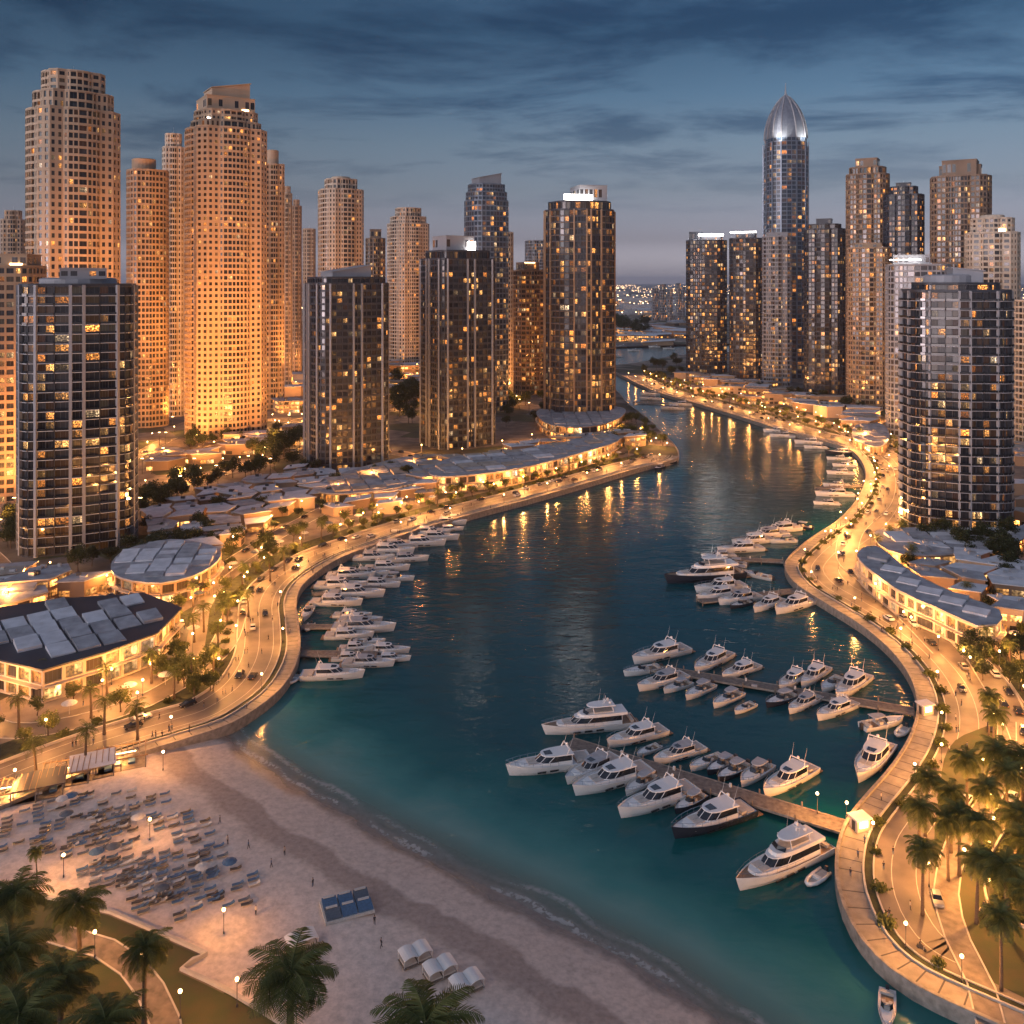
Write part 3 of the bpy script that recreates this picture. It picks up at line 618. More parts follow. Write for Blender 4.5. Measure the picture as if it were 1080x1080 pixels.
    # roof clutter
    rr = random.Random(len(TOWERS))
    for k in range(5):
        a, b = rr.uniform(-.33, .33)*w, rr.uniform(-.33, .33)*d; s1, s2, h = rr.uniform(.8, 2.2), rr.uniform(.8, 2), rr.uniform(.8, 2)
        if not crown or (crown and abs(a) > w*.05): MB().box(a-s1, a+s1, b-s2, b+s2, H0+.03, H0+h).box(a-s1-.12, a+s1+.12, b-s2-.12, b+s2+.12, H0+h, H0+h+.15).build('roof_plant', M_['silver'], root)
    for k, (lx, ly, lz, sx, sy, sz, mm) in enumerate(lights or []):
        o = MB().box(lx*w-sx/2, lx*w+sx/2, ly*d-sy/2, ly*d+sy/2, H0+lz, H0+lz+sz).build('roof_light', M_[mm], root)
    MB().tube([(0, 0, z), (0, 0, z+7)], [.18, .06], 5).build('antenna', M_['silver'], root)
    flush_tower(T, root, mats, Yb, singles); TOWERS.append((xc, Yc, max(w, d)*.72, x0, x1, ybase)); return root, w, d, H0
def mm(wall, win, slab='greyw', fin=None, pent=None): return dict(wall=M_[wall], win=M_[win], slab=M_[slab], fin=M_[fin or slab], pent=M_[pent or wall], rail=M_['sea_glass'])
jbr, tan_, brn, crm = mm('beige', 'win_warm'), mm('tan', 'win_warm'), mm('brown', 'win_gold'), mm('cream', 'win_warm')
drk, grd, blu = mm('dark', 'win_dark', 'greyw', pent='greyw'), mm('greyd', 'win_dark', 'greyd', 'tan', 'greyw'), mm('bluegl', 'win_blue', 'bluegl', 'bluegl', 'greyw')
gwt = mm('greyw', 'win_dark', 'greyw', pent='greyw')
# left bank, from the front
tower('dark balconied tower at the left with slate panels, pale floor edges and a grey penthouse', 20, 146, 587, 302, lambda w, d: plan_round(w, d, .18, 3, .05), 24, mm('greyd', 'win_dark', 'greyl', 'greyw', 'greyw'), S_DARK, .8, 4.1, ((.72, 3.2, 'drum', (0, 0), 1), ((.42, .5), 4.5, 'box', (.05, -.1))), finw=1.3, name='apartment_tower')
tower('tan balconied block cut by the left edge behind the dark slate tower', -30, 43, 532, 282, plan_round, 10, mm('tan', 'win_gold'), S_TAN, .9, 4.4, (((.8, .7), 7, 'box'),), lights=((.25, -.36, .6, 6, .5, 1.6, 'stripw'),))
tower('broad beige tower at the far left with stepped crown, tallest of the left group', 24, 131, 492, 116, plan_bay, 38, jbr, S_JBR, .95, 5.0, ((.86, 12, 'tier'), (.68, 14, 'tier'), ((.34, .34), 1.5, 'box')), lights=((-.36, -.30, .4, 4, .5, 2.4, 'stripw'), (.28, -.4, .4, 3, .5, 2.2, 'stripw')))
tower('slim beige tower half hidden at the far left horizon', 1, 27, 400, 232, plan_bay, 20, jbr, S_JBR, .9, 5.5, ((.7, 11, 'tier'),), singles=60)
tower('tan tower with dark windows and round roof drum between two golden towers', 131, 181, 452, 180, lambda w, d: plan_round(w, d, .3), 30, tan_, S_TAN, .9, 4.6, ((.62, 10, 'drum', (-.1, 0)),))
tower('golden beige tower with slanted lit crown, brightest and widest of the left group', 190, 286, 466, 136, plan_bay, 33, jbr, S_JBR, .95, 4.4, ((.86, 6, 'tier'), (.78, 8, 'tier'), ((.68, .62), 11, 'box', (0, 0), 1), ((.54, .46), 12, 'slant', (.02, 0), 6)), lights=((-.20, -.30, 14.4, 7, .5, 1.4, 'strip'), (.2, -.31, 14.4, 5, .6, 2.2, 'stripw'), (-.3, -.36, 6.4, 5, .5, 1.4, 'strip')))
tower('narrow beige tower touching the left flank of the golden slanted-crown tower', 170, 196, 440, 156, plan_bay, 20, crm, S_JBR, 1.1, 4.8, ((.75, 12, 'tier'),))
tower('stepped beige tower touching the right flank of the golden slanted-crown tower', 272, 302, 432, 174, plan_bay, 25, jbr, S_JBR, 1.1, 4.8, ((.6, 14, 'drum'),))
tower('slender golden tower third in the receding row right of the slanted-crown tower', 296, 309, 412, 205, plan_bay, 15, jbr, S_JBR, 1.4, 5, ((.7, 8, 'tier'),), singles=70)
tower('slender golden tower fourth in the receding row right of the slanted-crown tower', 306, 319, 398, 218, plan_bay, 15, tan_, S_JBR, 1.4, 5, ((.6, 8, 'tier'),), singles=60)
tower('small beige tower last in the receding row, left of the round-topped cream tower', 319, 333, 386, 242, plan_bay, 10, jbr, S_JBR, 1.2, 5.5, (), singles=40)
tower('cream tower with shallow domed top behind the dark tower with sloping roof', 333, 386, 412, 200, plan_bay, 36, crm, S_JBR, .95, 5, ((.72, 12, 'tier'), (.5, 3, 'drum')))
tower('small brown tower squeezed between the two cream towers', 385, 407, 396, 252, plan_bay, 15, brn, S_TAN, 1, 5, (((.6, .6), 12, 'box'),), singles=60)
tower('cream tower with stepped shoulders standing alone mid left', 406, 455, 388, 236, plan_bay, 36, crm, S_JBR, .95, 5, ((.86, 10, 'tier'), (.62, 12, 'tier')))
tower('dark grid tower with a sloping grey roof above the shops', 317, 413, 498, 300, lambda w, d: plan_round(w, d, .16, 3, .04), 30, mm('greyd', 'win_dark', 'greyd', 'greyw', 'greyw'), S_GRID, .85, 4.2, ((.93, 4, 'tier'), ((.55, .6), 8, 'slant', (-.02, -.05), 3.5)), finw=1.1, name='apartment_tower')
tower('dark tower with a square white roof lamp on the left bank', 441, 524, 474, 274, lambda w, d: plan_round(w, d, .12, 3, .03), 32, mm('greyd', 'win_dark', 'greyd', 'greyw', 'greyw'), S_GRID, .85, 4.3, ((.86, 6, 'tier'), ((.5, .55), 11, 'box', (-.08, 0))), finw=1.2, lights=((.12, -.30, 7.2, 6, .7, 6, 'strip'),), name='apartment_tower')
tower('blue glass tower with curved shoulder rising behind the white-lamp tower', 486, 540, 436, 212, lambda w, d: plan_round(w, d, .3, 4, .05), 28, blu, S_BLUE, .9, 4.6, ((.93, 8, 'tier'), (.84, 7, 'tier'), ((.6, .5), 11, 'slant', (0, 0), 6)))
tower('pale pink slab standing against the blue glass tower', 521, 541, 422, 246, plan_bay, 5, crm, S_JBR, 1.2, 4.8, (), singles=60)
tower('brown tower with golden windows left of the tall curved bronze tower', 537, 576, 417, 286, plan_bay, 30, brn, S_TAN, 1, 4.8, (((.62, .6), 9, 'box'),), lights=((-.1, -.32, 8.6, 12, .5, .6, 'stripw'),))
tower('faint grey tower peeping over the brown one with golden windows', 555, 574, 362, 254, plan_bay, 0, gwt, S_GRID, 1, 6, (), singles=0)
tower('tall curved bronze tower with a white light bar on its roof, at the peninsula', 573, 650, 449, 222, lambda w, d: plan_round(w, d, .34, 6, .07), 12, mm('greyd', 'win_gold', 'tan', 'tan', 'greyw'), dict(S_GRID, bow=dict(bw=4.6, su=.3, sb=.7, st=.3, r=.5, bal=.5, rail=False), corner=dict(bw=4.4, su=.4, sb=.9, st=.35, r=.5, bal=.45, rail=False)), .85, 5.2, ((.90, 7, 'tier'), ((.44, .6), 14, 'box', (.14, 0))), finw=1.1, lights=((-.12, -.38, 8.5, 24, .6, 4.5, 'strip'),))
# right bank, from the front
tower('dark tower at the right with long curved white balcony lines', 952, 1062, 568, 308, lambda w, d: plan_round(w, d, .22, 6, .06), -14, mm('greyd', 'win_dark', 'greyw', 'greyw', 'greyw'), dict(S_DARK, flat=dict(bw=3.6, su=.10, sb=.35, st=.3, r=1.2, bal=1.1, bh=.34), corner=dict(bw=3.6, su=.10, sb=.35, st=.3, r=1.1, bal=1.1, bh=.34, balm=0), bow=dict(bw=3.6, su=.10, sb=.35, st=.3, r=1.2, bal=1.1, bh=.34, balm=0)), .8, 4.2, ((.8, 3.6, 'tier'), (.5, 4.0, 'drum', (-.08, -.05)), ((.3, .4), 6, 'slant', (.1, .02), 7.5)), finw=1.0, name='apartment_tower')
tower('brightly lit pale tower cut by the right edge', 1069, 1120, 470, 318, plan_bay, 10, crm, S_TAN, 1, 4.5, ())
tower('white grid tower with a blue-white roof light behind the curved-balcony tower', 934, 1002, 463, 280, plan_round, -25, gwt, S_GRID, .8, 4.5, (((.6, .6), 8, 'box', (-.1, 0)),), lights=((-.2, -.42, 4, 22, .5, .7, 'strip'),))
tower('cream tower with domed top near the right edge', 1016, 1077, 452, 246, plan_bay, -30, crm, S_JBR, .95, 4.6, ((.8, 12, 'tier'), (.5, 3, 'drum')), lights=((.2, -.42, .5, 5, .5, 3, 'stripw'),))
tower('brown speckled tower, tallest box of the right group, square crown', 979, 1047, 440, 186, plan_bay, -32, brn, S_TAN, .9, 4.8, (((.62, .62), 15, 'box'), ((.75, .3), 11, 'box')))
tower('dark bluish tower between the two tall brown ones', 930, 976, 432, 206, plan_bay, -25, mm('greyd', 'win_gold'), S_TAN, .95, 4.8, ((.7, 8, 'tier'), ((.4, .5), 4, 'box')))
tower('brown speckled tower with stepped top right of the spired tower', 890, 940, 428, 184, plan_bay, -30, brn, S_TAN, .9, 4.8, ((.85, 7, 'tier'), ((.55, .55), 9, 'box')))
tower('short brown ribbed tower standing in front of the stepped brown one', 892, 940, 433, 262, plan_bay, -25, mm('tan', 'win_gold'), S_TAN, .9, 4.5, (((.7, .6), 5, 'box'),))
tower('dark white-gridded tower right of the spired tower base', 846, 893, 421, 242, plan_bay, -24, mm('greyd', 'win_dark', 'greyw'), S_GRID, .9, 4.5, ((.8, 5, 'tier'), ((.4, .5), 6, 'box')))
tower('grey ribbed tower directly in front of the spired tower', 803, 836, 408, 250, plan_bay, -18, gwt, S_TAN, .9, 4.8, (((.8, .7), 5, 'box'),))
tower('dark tower with warm windows and thin white roof light, second from the channel', 768, 806, 404, 252, plan_round, -22, mm('greyd', 'win_gold', 'greyd', 'greyw'), S_GRID, .9, 4.8, (((.6, .6), 7, 'box'),), lights=((-.05, -.34, 7.4, 30, .6, 1.4, 'strip'),))
tower('dark tower nearest the channel on the right bank with a white roof light', 722, 768, 394, 254, plan_round, -22, mm('greyd', 'win_gold', 'greyd', 'tan'), S_GRID, .9, 4.8, (((.3, .4), 12, 'box', (-.28, 0)), ((.5, .4), 6, 'box', (.15, 0))), lights=((.16, -.25, 6.6, 30, 12, 2.2, 'strip'),))
# the spired landmark
M_['bluesteel'] = mat('crown_glass', (.30, .33, .38), .28, metal=.6, var=.1, scale=.3)
def landmark():
    root = empty('spired_tower', (0, 0, LZ), label='tallest blue glass tower on the right with pointed silver dome and spire', cat='skyscraper')
    Yb = F*(HC-LZ)/(400-HY); xc = (828.5-540)/F*(Yb+30); root.location = (xc, Yb+30, LZ); w = 45/F*Yb*.98
    zt = lambda y: HC-(y-HY)*(Yb+20)/F-LZ
    p0 = [(math.copysign(abs(math.cos(a))**.72, math.cos(a))*w/2, math.copysign(abs(math.sin(a))**.72, math.sin(a))*w/2) for a in np.linspace(0, 2*math.pi, 24, endpoint=False)+.13]
    T = newT(); k = ['flat']*24; z = 0; prof = [(zt(170), 1.0), (zt(155), .985), (zt(146), .95)]
    st = dict(flat=dict(bw=6.5, su=.5, sb=1.0, st=.3, r=.3))
    for zz, s_ in prof:
        nf = max(1, int(round((zz-z)/5.2))); facade(T, scale_plan(p0, s_), k, z, nf, (zz-z)/nf, st); z = zz
    for i in range(0, 24, 2): fin(T, p0, i, 1.8, 1.0, 0, zt(150))
    ztop = zt(98); n = 24; dome = MB(); rib = MB(); rows = 12
    for r_ in range(rows+1):
        t = r_/rows; s_ = .93*(1-t**2.0)**.80+.015; dome.v += [(x*s_, y*s_, z+(ztop-z)*t) for x, y in p0]
    dome.f = [(r_*n+i, r_*n+(i+1) % n, (r_+1)*n+(i+1) % n, (r_+1)*n+i) for r_ in range(rows) for i in range(n)]; dome.m = [0]*len(dome.f)
    for i in range(0, n, 2): rib.tube([(x*1.03, y*1.03, zz) for x, y, zz in (dome.v[r_*n+i] for r_ in range(rows+1))], [.8]*(rows)+[.4], 5)
    dome.build('crown_dome', M_['bluesteel'], root); rib.build('crown_rib', M_['greyw'], root)
    sp = MB().tube([(0, 0, ztop-3), (0, 0, ztop+5), (0, 0, ztop+14)], [2.2, .8, .25], 8); sp.build('spire', M_['greyw'], root)
    roof = MB().prism(scale_plan(p0, .915), z-.3, None, z+.05); roof.build('roof', M_['roofc'], root)
    for (dx, dy) in ((-.34, -.62), (.40, -.60)):   # the lit crown
        lp = bpy.data.lights.new('crown_floodlight', 'SPOT'); lp.energy = 3e4; lp.color = (1, .93, .85); lp.spot_size = R(80); lp.spot_blend = .8; lp.shadow_soft_size = 1
        lo = bpy.data.objects.new('crown_floodlight', lp); COL.objects.link(lo); lo.parent = root; lo.location = (dx*w, dy*w, z-6); tgt = Vector((0, 0, z+26))
        lo.rotation_euler = (tgt-lo.location).to_track_quat('-Z', 'Y').to_euler()
    flush_tower(T, root, mm('bluegl', 'win_blue', 'bluegl', 'bluegl'), 1000, 100); TOWERS.append((xc, Yb+30, w*.7, 806, 851, 400))
landmark()
# hazy towers far down the channel
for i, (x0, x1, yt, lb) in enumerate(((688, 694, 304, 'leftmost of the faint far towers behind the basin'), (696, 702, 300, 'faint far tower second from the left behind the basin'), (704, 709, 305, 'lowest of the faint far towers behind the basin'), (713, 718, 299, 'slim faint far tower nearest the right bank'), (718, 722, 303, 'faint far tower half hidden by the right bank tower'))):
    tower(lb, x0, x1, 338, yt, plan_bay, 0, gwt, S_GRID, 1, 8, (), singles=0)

# ------------------------------------------------------------------ promenades and roads
M_['pave'] = mat('boulevard_paving', (.20, .165, .135), .55, var=.14, scale=.13, coord='World', c2=(.09, .075, .062), bump=.08, bscale=3)
M_['walk'] = mat('quay_walk_paving', (.30, .26, .22), .7, var=.15, scale=.5, coord='World', bump=.1, bscale=4)
M_['kerb'] = mat('kerb_stone', (.52, .48, .43), .65, var=.1, scale=.6, coord='World')
M_['soil'] = mat('planting_bed', (.05, .06, .025), .95, var=.3, scale=.5, coord='World', bump=.4)
M_['asph'] = mat('road_asphalt', (.085, .075, .07), .75, var=.15, scale=.3, coord='World', bump=.1, bscale=8)
M_['lane'] = mat('lane_paint', (.55, .52, .46), .6, var=.1, scale=1)
M_['gravel'] = mat('park_path', (.24, .20, .165), .85, var=.2, scale=.7, coord='World')
def side_set(path, sgn, nm, lbl, widths, i0=0):
    """walk, kerb line, boulevard, inner kerb wall; sgn +1: land to the left of travel"""
    p = path[i0:]; s = sgn; W = widths
    wallstrip(p, 0*s, .7*s, -3.0, LZ+.55).build('quay_wall', M_['stone'], label=f'stone quay wall and coping {lbl}', cat='quay wall')
    strip(p, .7*s, W[0]*s, LZ+.012, 'promenade', M_['walk'], kind='structure')
    wallstrip(p, W[0]*s, (W[0]+.35)*s, LZ-.2, LZ+.45).build('low_wall', M_['kerb'], label=f'low pale kerb wall between walk and boulevard {lbl}', cat='low wall')
    wallstrip(p, (W[0]+1.9)*s, (W[0]+2.2)*s, LZ-.2, LZ+.30).build('low_wall', M_['kerb'], label=f'thin kerb edging the planted strip {lbl}', cat='kerb')
    strip(p, (W[0]+.35)*s, (W[0]+1.9)*s, LZ+.10, 'planting_strip', M_['soil'], kind='structure')
    strip(p, (W[0]+2.2)*s, W[1]*s, LZ+.012, 'boulevard', M_['pave'], kind='structure')
    for d in W[3]: strip(p, d*s, (d+.16)*s, LZ+.018, 'lane_marking', M_['lane'], kind='structure')
    wallstrip(p, W[1]*s, (W[1]+.4)*s, LZ-.2, LZ+.6).build('low_wall', M_['kerb'], label=f'pale wall along the inner edge of the boulevard {lbl}', cat='low wall')
    strip(p, (W[1]+.4)*s, W[2]*s, LZ+.010, 'garden_strip', M_['soil'], kind='structure')
    strip(p, W[2]*s, (W[2]+6)*s, LZ+.013, 'service_road', M_['pave'], kind='structure')
LQp = LQ[: max(i for i, p in enumerate(LQ) if p.y > 200 and p.y < 605) + 1]
i_tip = min(range(len(LQ)), key=lambda i: (LQ[i]-Vector(P(716, 481, LZ))).length)
LQn = LQ[:i_tip+1]; LQf = LQ[i_tip:]
side_set(LQn, 1, 'l', 'on the left bank', (4.2, 20, 30, (8.5, 13, 17.5)))
wallstrip(LQf, 0, .7, -3, LZ+.5).build('quay_wall', M_['stone'], label='quay wall on the channel side of the peninsula behind the bronze tower', cat='quay wall')
i_far = min(range(len(RQ)), key=lambda i: (RQ[i]-Vector(P(655, 396, LZ))).length)
side_set(RQ[i_far:], 1, 'r', 'on the right bank', (5.2, 27, 37, (10.5, 15, 21)))
wallstrip(RQ[:i_far+1], 0, .7, -3, LZ+.5).build('quay_wall', M_['stone'], label='far quay wall where the channel turns behind the bronze tower', cat='quay wall')
def cross_bands(path, d0, d1, step, name='paving_joint'):
    m = MB(); a, b = offset(path, d0), offset(path, d1); acc = 0; last = -1
    for i in range(len(path)-1):
        acc += (path[i+1]-path[i]).length
        if int(acc/step) != last and path[i].y < 700:
            last = int(acc/step); t = (path[i+1]-path[i]).normalized()*.14; m.add([(a[i].x-t.x, a[i].y-t.y, LZ+.016), (b[i].x-t.x, b[i].y-t.y, LZ+.016), (b[i].x+t.x, b[i].y+t.y, LZ+.016), (a[i].x+t.x, a[i].y+t.y, LZ+.016)], [(0, 3, 2, 1)])
    m.build(name, M_['asph'], kind='structure')
cross_bands(LQn, .8, 4.1, 3.5); cross_bands(RQ[i_far:], .8, 5.1, 3.5)
# inland roads
ROADS = []
def road(pts, w, label=None, m='pave', z=.016):
    p = smooth_path([P(x, y, LZ) for x, y in pts], 6); ROADS.append((p, w))
    strip(p, -w/2, w/2, LZ+z, 'road', M_[m], kind='structure')
    for s in (-1, 1): wallstrip(p, s*w/2, s*(w/2+.3), LZ-.1, LZ+.14).build('kerb', M_['kerb'], kind='structure')
    return p
rd = [road([(120, 545), (165, 520), (230, 500), (300, 480), (345, 470), (420, 478), (470, 488), (520, 480), (575, 468), (640, 458)], 12),
      road([(-20, 660), (40, 640), (110, 632), (200, 622), (235, 600), (300, 560), (380, 520), (450, 497)], 9, z=.020),
      road([(-60, 740), (0, 770), (80, 762), (150, 740), (200, 712), (235, 680), (250, 640)], 8, z=.024),
      road([(140, 480), (200, 472), (290, 455), (330, 440), (430, 432), (560, 425)], 12, z=.028),
      road([(1000, 690), (960, 650), (920, 615), (895, 590), (900, 560), (930, 530), (935, 500), (920, 480), (870, 445), (800, 425), (720, 405)], 9, z=.032),
      road([(1100, 830), (1080, 770), (1050, 720), (1030, 690), (1010, 670)], 8, z=.036),
      road([(1100, 520), (1040, 500), (960, 480), (900, 462)], 10, z=.040),
      road([(0, 600), (-30, 560), (0, 520), (100, 500), (180, 462)], 10, z=.044)]
# a second, inner path through the palm park at lower right
park = road([(1050, 1100), (1035, 1040), (1010, 990), (998, 940), (1010, 890), (1040, 850), (1060, 800), (1062, 760)], 4, 'park path', 'gravel', .048)
sheet('lawn', [smooth_path([P(x, y, LZ) for x, y in [(1000, 790), (1030, 770), (1090, 760), (1160, 840), (1190, 960), (1150, 1060), (1085, 1055), (1035, 1030), (1008, 995), (992, 950), (985, 900), (990, 840)]], 5, True)], LZ+.030, M_['grass'], kind='structure')
sheet('lawn', [[(p.x, p.y) for p in offset(lawn_edge, -.9)] + [P(200, 1260, LZ), P(-400, 1200, LZ), P(-420, 930, LZ)]], LZ+.02, M_['grass'], kind='structure')
sheet('lawn', [smooth_path([P(x, y, LZ) for x, y in [(120, 762), (180, 742), (225, 712), (238, 735), (222, 752), (170, 770), (110, 780)]], 3, True)], LZ+.008, M_['grass'], kind='structure')
wallstrip(lawn_edge, 0, -.6, -.2, LZ+.5).build('garden_wall', M_['kerb'], label='pale low wall edging the palm lawn above the beach', cat='garden wall')
road([(60, 985), (110, 1000), (140, 1020), (175, 1080), (180, 1200)], 4, 'path', 'gravel', .056)

# ------------------------------------------------------------------ lamps
LAMP_PTS = []
def lamp_light(power, r=.35):
    l = bpy.data.lights.new('lamp_light', 'POINT'); l.energy = power; l.color = (1, .40, .095); l.shadow_soft_size = r; return l
L_BIG, L_MID = lamp_light(LAMP_W), lamp_light(LAMP_W*.55); L_SM = lamp_light(LAMP_W*.7)
def lamp_meshes(h):
    pole = MB().tube([(0, 0, 0), (0, 0, .5), (0, 0, .52), (0, 0, h)], [.16, .14, .08, .06], 8).mesh('pole', M_['charcoal'], True)
    globe = MB().ball((0, 0, h+.28), .30, 8, 6).mesh('lamp_globe', M_['bulb'], True)
    cap_ = MB().tube([(0, 0, h-.02), (0, 0, h+.04)], [.22, .22], 8).mesh('collar', M_['charcoal']); return pole, globe, cap_, h
LM = {h: lamp_meshes(h) for h in (4.2, 6.5, 9)}
LAMPS = []
L_LOW = lamp_light(LAMP_W*.2); L_HUGE = lamp_light(LAMP_W*3, .6)
def lamp(x, y, h=6.5, light=L_BIG, z=LZ, look='slim dark street lamp with glowing amber globe'):
    r = empty('street_lamp', (x, y, z)); pole, globe, c, _ = LM[h]; link('pole', pole, r); link('lamp_globe', globe, r); link('collar', c, r)
    if light is L_BIG and h == 6.5 and 380 < y < 1500 and len(LAMPS) % 3 == 0: light = L_HUGE
    if light:
        lo = bpy.data.objects.new('lamp_light', light); COL.objects.link(lo); lo.parent = r; lo.location = (0, 0, h+.95)
    LAMPS.append((r, look)); LAMP_PTS.append((x, y)); return r
# near lamps densely, far lamps further apart
def lamps_along(path, off, step0, sgn=1, light=L_BIG, h=6.5, grow=.05, look='slim dark street lamp with glowing amber globe'):
    pp = offset(path, off); d = step0*.5; tot = sum((b-a).length for a, b in zip(pp, pp[1:])); out = []
    cum = [0]; [cum.append(cum[-1]+(b-a).length) for a, b in zip(pp, pp[1:])]
    while d < tot:
        i = max(0, np.searchsorted(cum, d)-1); p = pp[i]
        if p.y < 2600: lamp(p.x, p.y, h, light, look=look)
        d += step0*(1+grow*max(0, (p.y-300)/100))
    return out
lamps_along(LQn, 20.2, 25); lamps_along(LQn, 5.6, 34, light=L_MID, h=4.2, look='short dark quay lamp with glowing globe')
lamps_along(RQ[i_far:], 27.2, 25, grow=.03); lamps_along(RQ[i_far:], 6.6, 30, light=L_MID, h=4.2, grow=.04, look='short dark quay lamp with glowing globe')
for i, p in enumerate(rd): lamps_along(p, 6.8, 34 if i < 5 else 42, light=L_BIG, h=6.5, grow=.03, look='tall dark road lamp with glowing globe')
lamps_along(park, 3, 26, light=L_MID, h=4.2, look='short garden lamp among the palms')
for (x, y) in ((28, 955), (100, 1010), (60, 1050), (150, 1035), (190, 1075), (250, 1062), (82, 992)): lamp(*P(x, y, LZ), 4.2, L_LOW, look='short garden lamp on the palm lawn')
for (x, y) in ((172, 812), (67, 925), (158, 886), (236, 985)): lamp(*P(x, y, 2), 4.2, L_LOW, z=1.9, look='short lamp standing on the beach sand')
for (x, y) in ((893, 868), (862, 858)): lamp(*P(x, y, 1.3), 4.2, L_MID, z=1.3, look='short lamp at the pier gate')

# ------------------------------------------------------------------ floodlights that wash the beige towers
FL = []
def flood(px, py, tgt, power, spot=70, look='floodlight mast washing a tower'):
    x, y = P(px, py, LZ); h = 9; r = empty('floodlight_mast', (x, y, LZ)); MB().tube([(0, 0, 0), (0, 0, h)], [.22, .12], 8).build('pole', M_['charcoal'], r)
    MB().box(-.9, .9, -.35, .35, h, h+.5).build('lamp_head', M_['charcoal'], r); MB().box(-.8, .8, -.25, .25, h+.5, h+.56).build('lamp_lens', M_['bulb'], r)
    l = bpy.data.lights.new('floodlight', 'SPOT'); l.energy = power; l.color = (1, .37, .085); l.spot_size = R(spot); l.spot_blend = .9; l.shadow_soft_size = .8
    lo = bpy.data.objects.new('floodlight', l); COL.objects.link(lo); lo.parent = r; lo.location = (0, 0, h+1.0)
    lo.rotation_euler = (Vector(tgt)-Vector((x, y, LZ+h))).to_track_quat('-Z', 'Y').to_euler(); FL.append((r, look))
FLOODS = [  # foot of the mast (px), tower index, power (MW-ish), aim height
 ((150, 500), 2, 1.0, 60), ((60, 560), 2, .8, 60), ((205, 500), 5, 1.5, 55), ((262, 497), 5, 1.5, 55), ((300, 478), 5, .9, 50), ((172, 488), 5, .9, 45), ((168, 470), 4, 1.0, 50), ((305, 450), 7, .8, 50), ((322, 425), 8, .8, 45), ((345, 425), 11, .8, 50), ((425, 405), 13, .9, 50), ((440, 402), 13, .7, 40), ((0, 570), 1, .8, 45), ((15, 545), 1, .5, 35),
 ((548, 432), 17, .5, 40), ((558, 436), 18, .4, 30), ((328, 402), 10, .5, 40), ((312, 412), 9, .5, 40), ((182, 452), 6, .5, 40)]
def lamp_zone(poly, n, seed, h=4.2, look='slim dark plaza lamp with glowing amber globe'):
    r_ = random.Random(seed); xs_, ys_ = [p[0] for p in poly], [p[1] for p in poly]; k = 0; t = 0
    while k < n and t < n*60:
        t += 1; px, py = r_.uniform(min(xs_), max(xs_)), r_.uniform(min(ys_), max(ys_))
        if not inpoly(px, py, poly): continue
        x, y = P(px, py, LZ)
        if any(math.hypot(x-a[0], y-a[1]) < a[2]*.75 for a in TOWERS) or any(math.hypot(x-a, y-b) < 9 for a, b in LAMP_PTS): continue
        lamp(x, y, h, L_SM, look=look); k += 1
lamp_zone([(640, 470), (700, 480), (712, 474), (690, 452), (655, 440), (648, 450)], 9, 1); lamp_zone([(145, 505), (180, 450), (320, 430), (320, 475), (200, 510)], 22, 2)
lamp_zone([(100, 640), (240, 590), (300, 570), (290, 610), (240, 690), (170, 745), (120, 760)], 20, 3); lamp_zone([(0, 760), (0, 600), (60, 590), (60, 720)], 8, 4)
lamp_zone([(330, 540), (460, 500), (600, 475), (600, 495), (460, 540), (350, 575)], 20, 5); lamp_zone([(720, 400), (940, 445), (935, 475), (800, 435)], 16, 6); lamp_zone([(870, 570), (900, 560), (1080, 690), (1080, 740), (960, 670)], 20, 7)
lamp_zone([(985, 780), (1080, 740), (1080, 1000), (1010, 960)], 10, 8, 4.2, 'short garden lamp among the palms'); lamp_zone([(380, 460), (560, 420), (560, 395), (300, 400)], 12, 9); lamp_zone([(900, 550), (940, 500), (940, 460), (905, 470)], 8, 10)
for (fx, fy), ti, pw, ah in FLOODS:
    t = TOWERS[ti]; flood(fx, fy, (t[0], t[1], ah), pw*FLOOD_W*1.8e5)
for (fx, fy), ti, pw, ah in (((190, 520), 5, 2.5, 150), ((285, 500), 5, 2.2, 140), ((228, 508), 5, 2.4, 190), ((148, 545), 2, 3.2, 120), ((20, 570), 2, 3.0, 130), ((160, 500), 4, 2.2, 120), ((340, 440), 11, 1.8, 130), ((430, 412), 13, 1.8, 130), ((318, 432), 7, 2.0, 140), ((175, 470), 6, 1.6, 150)):
    t = TOWERS[ti]; flood(fx, fy, (t[0], t[1], ah), pw*FLOOD_W*1.9e5, 42)

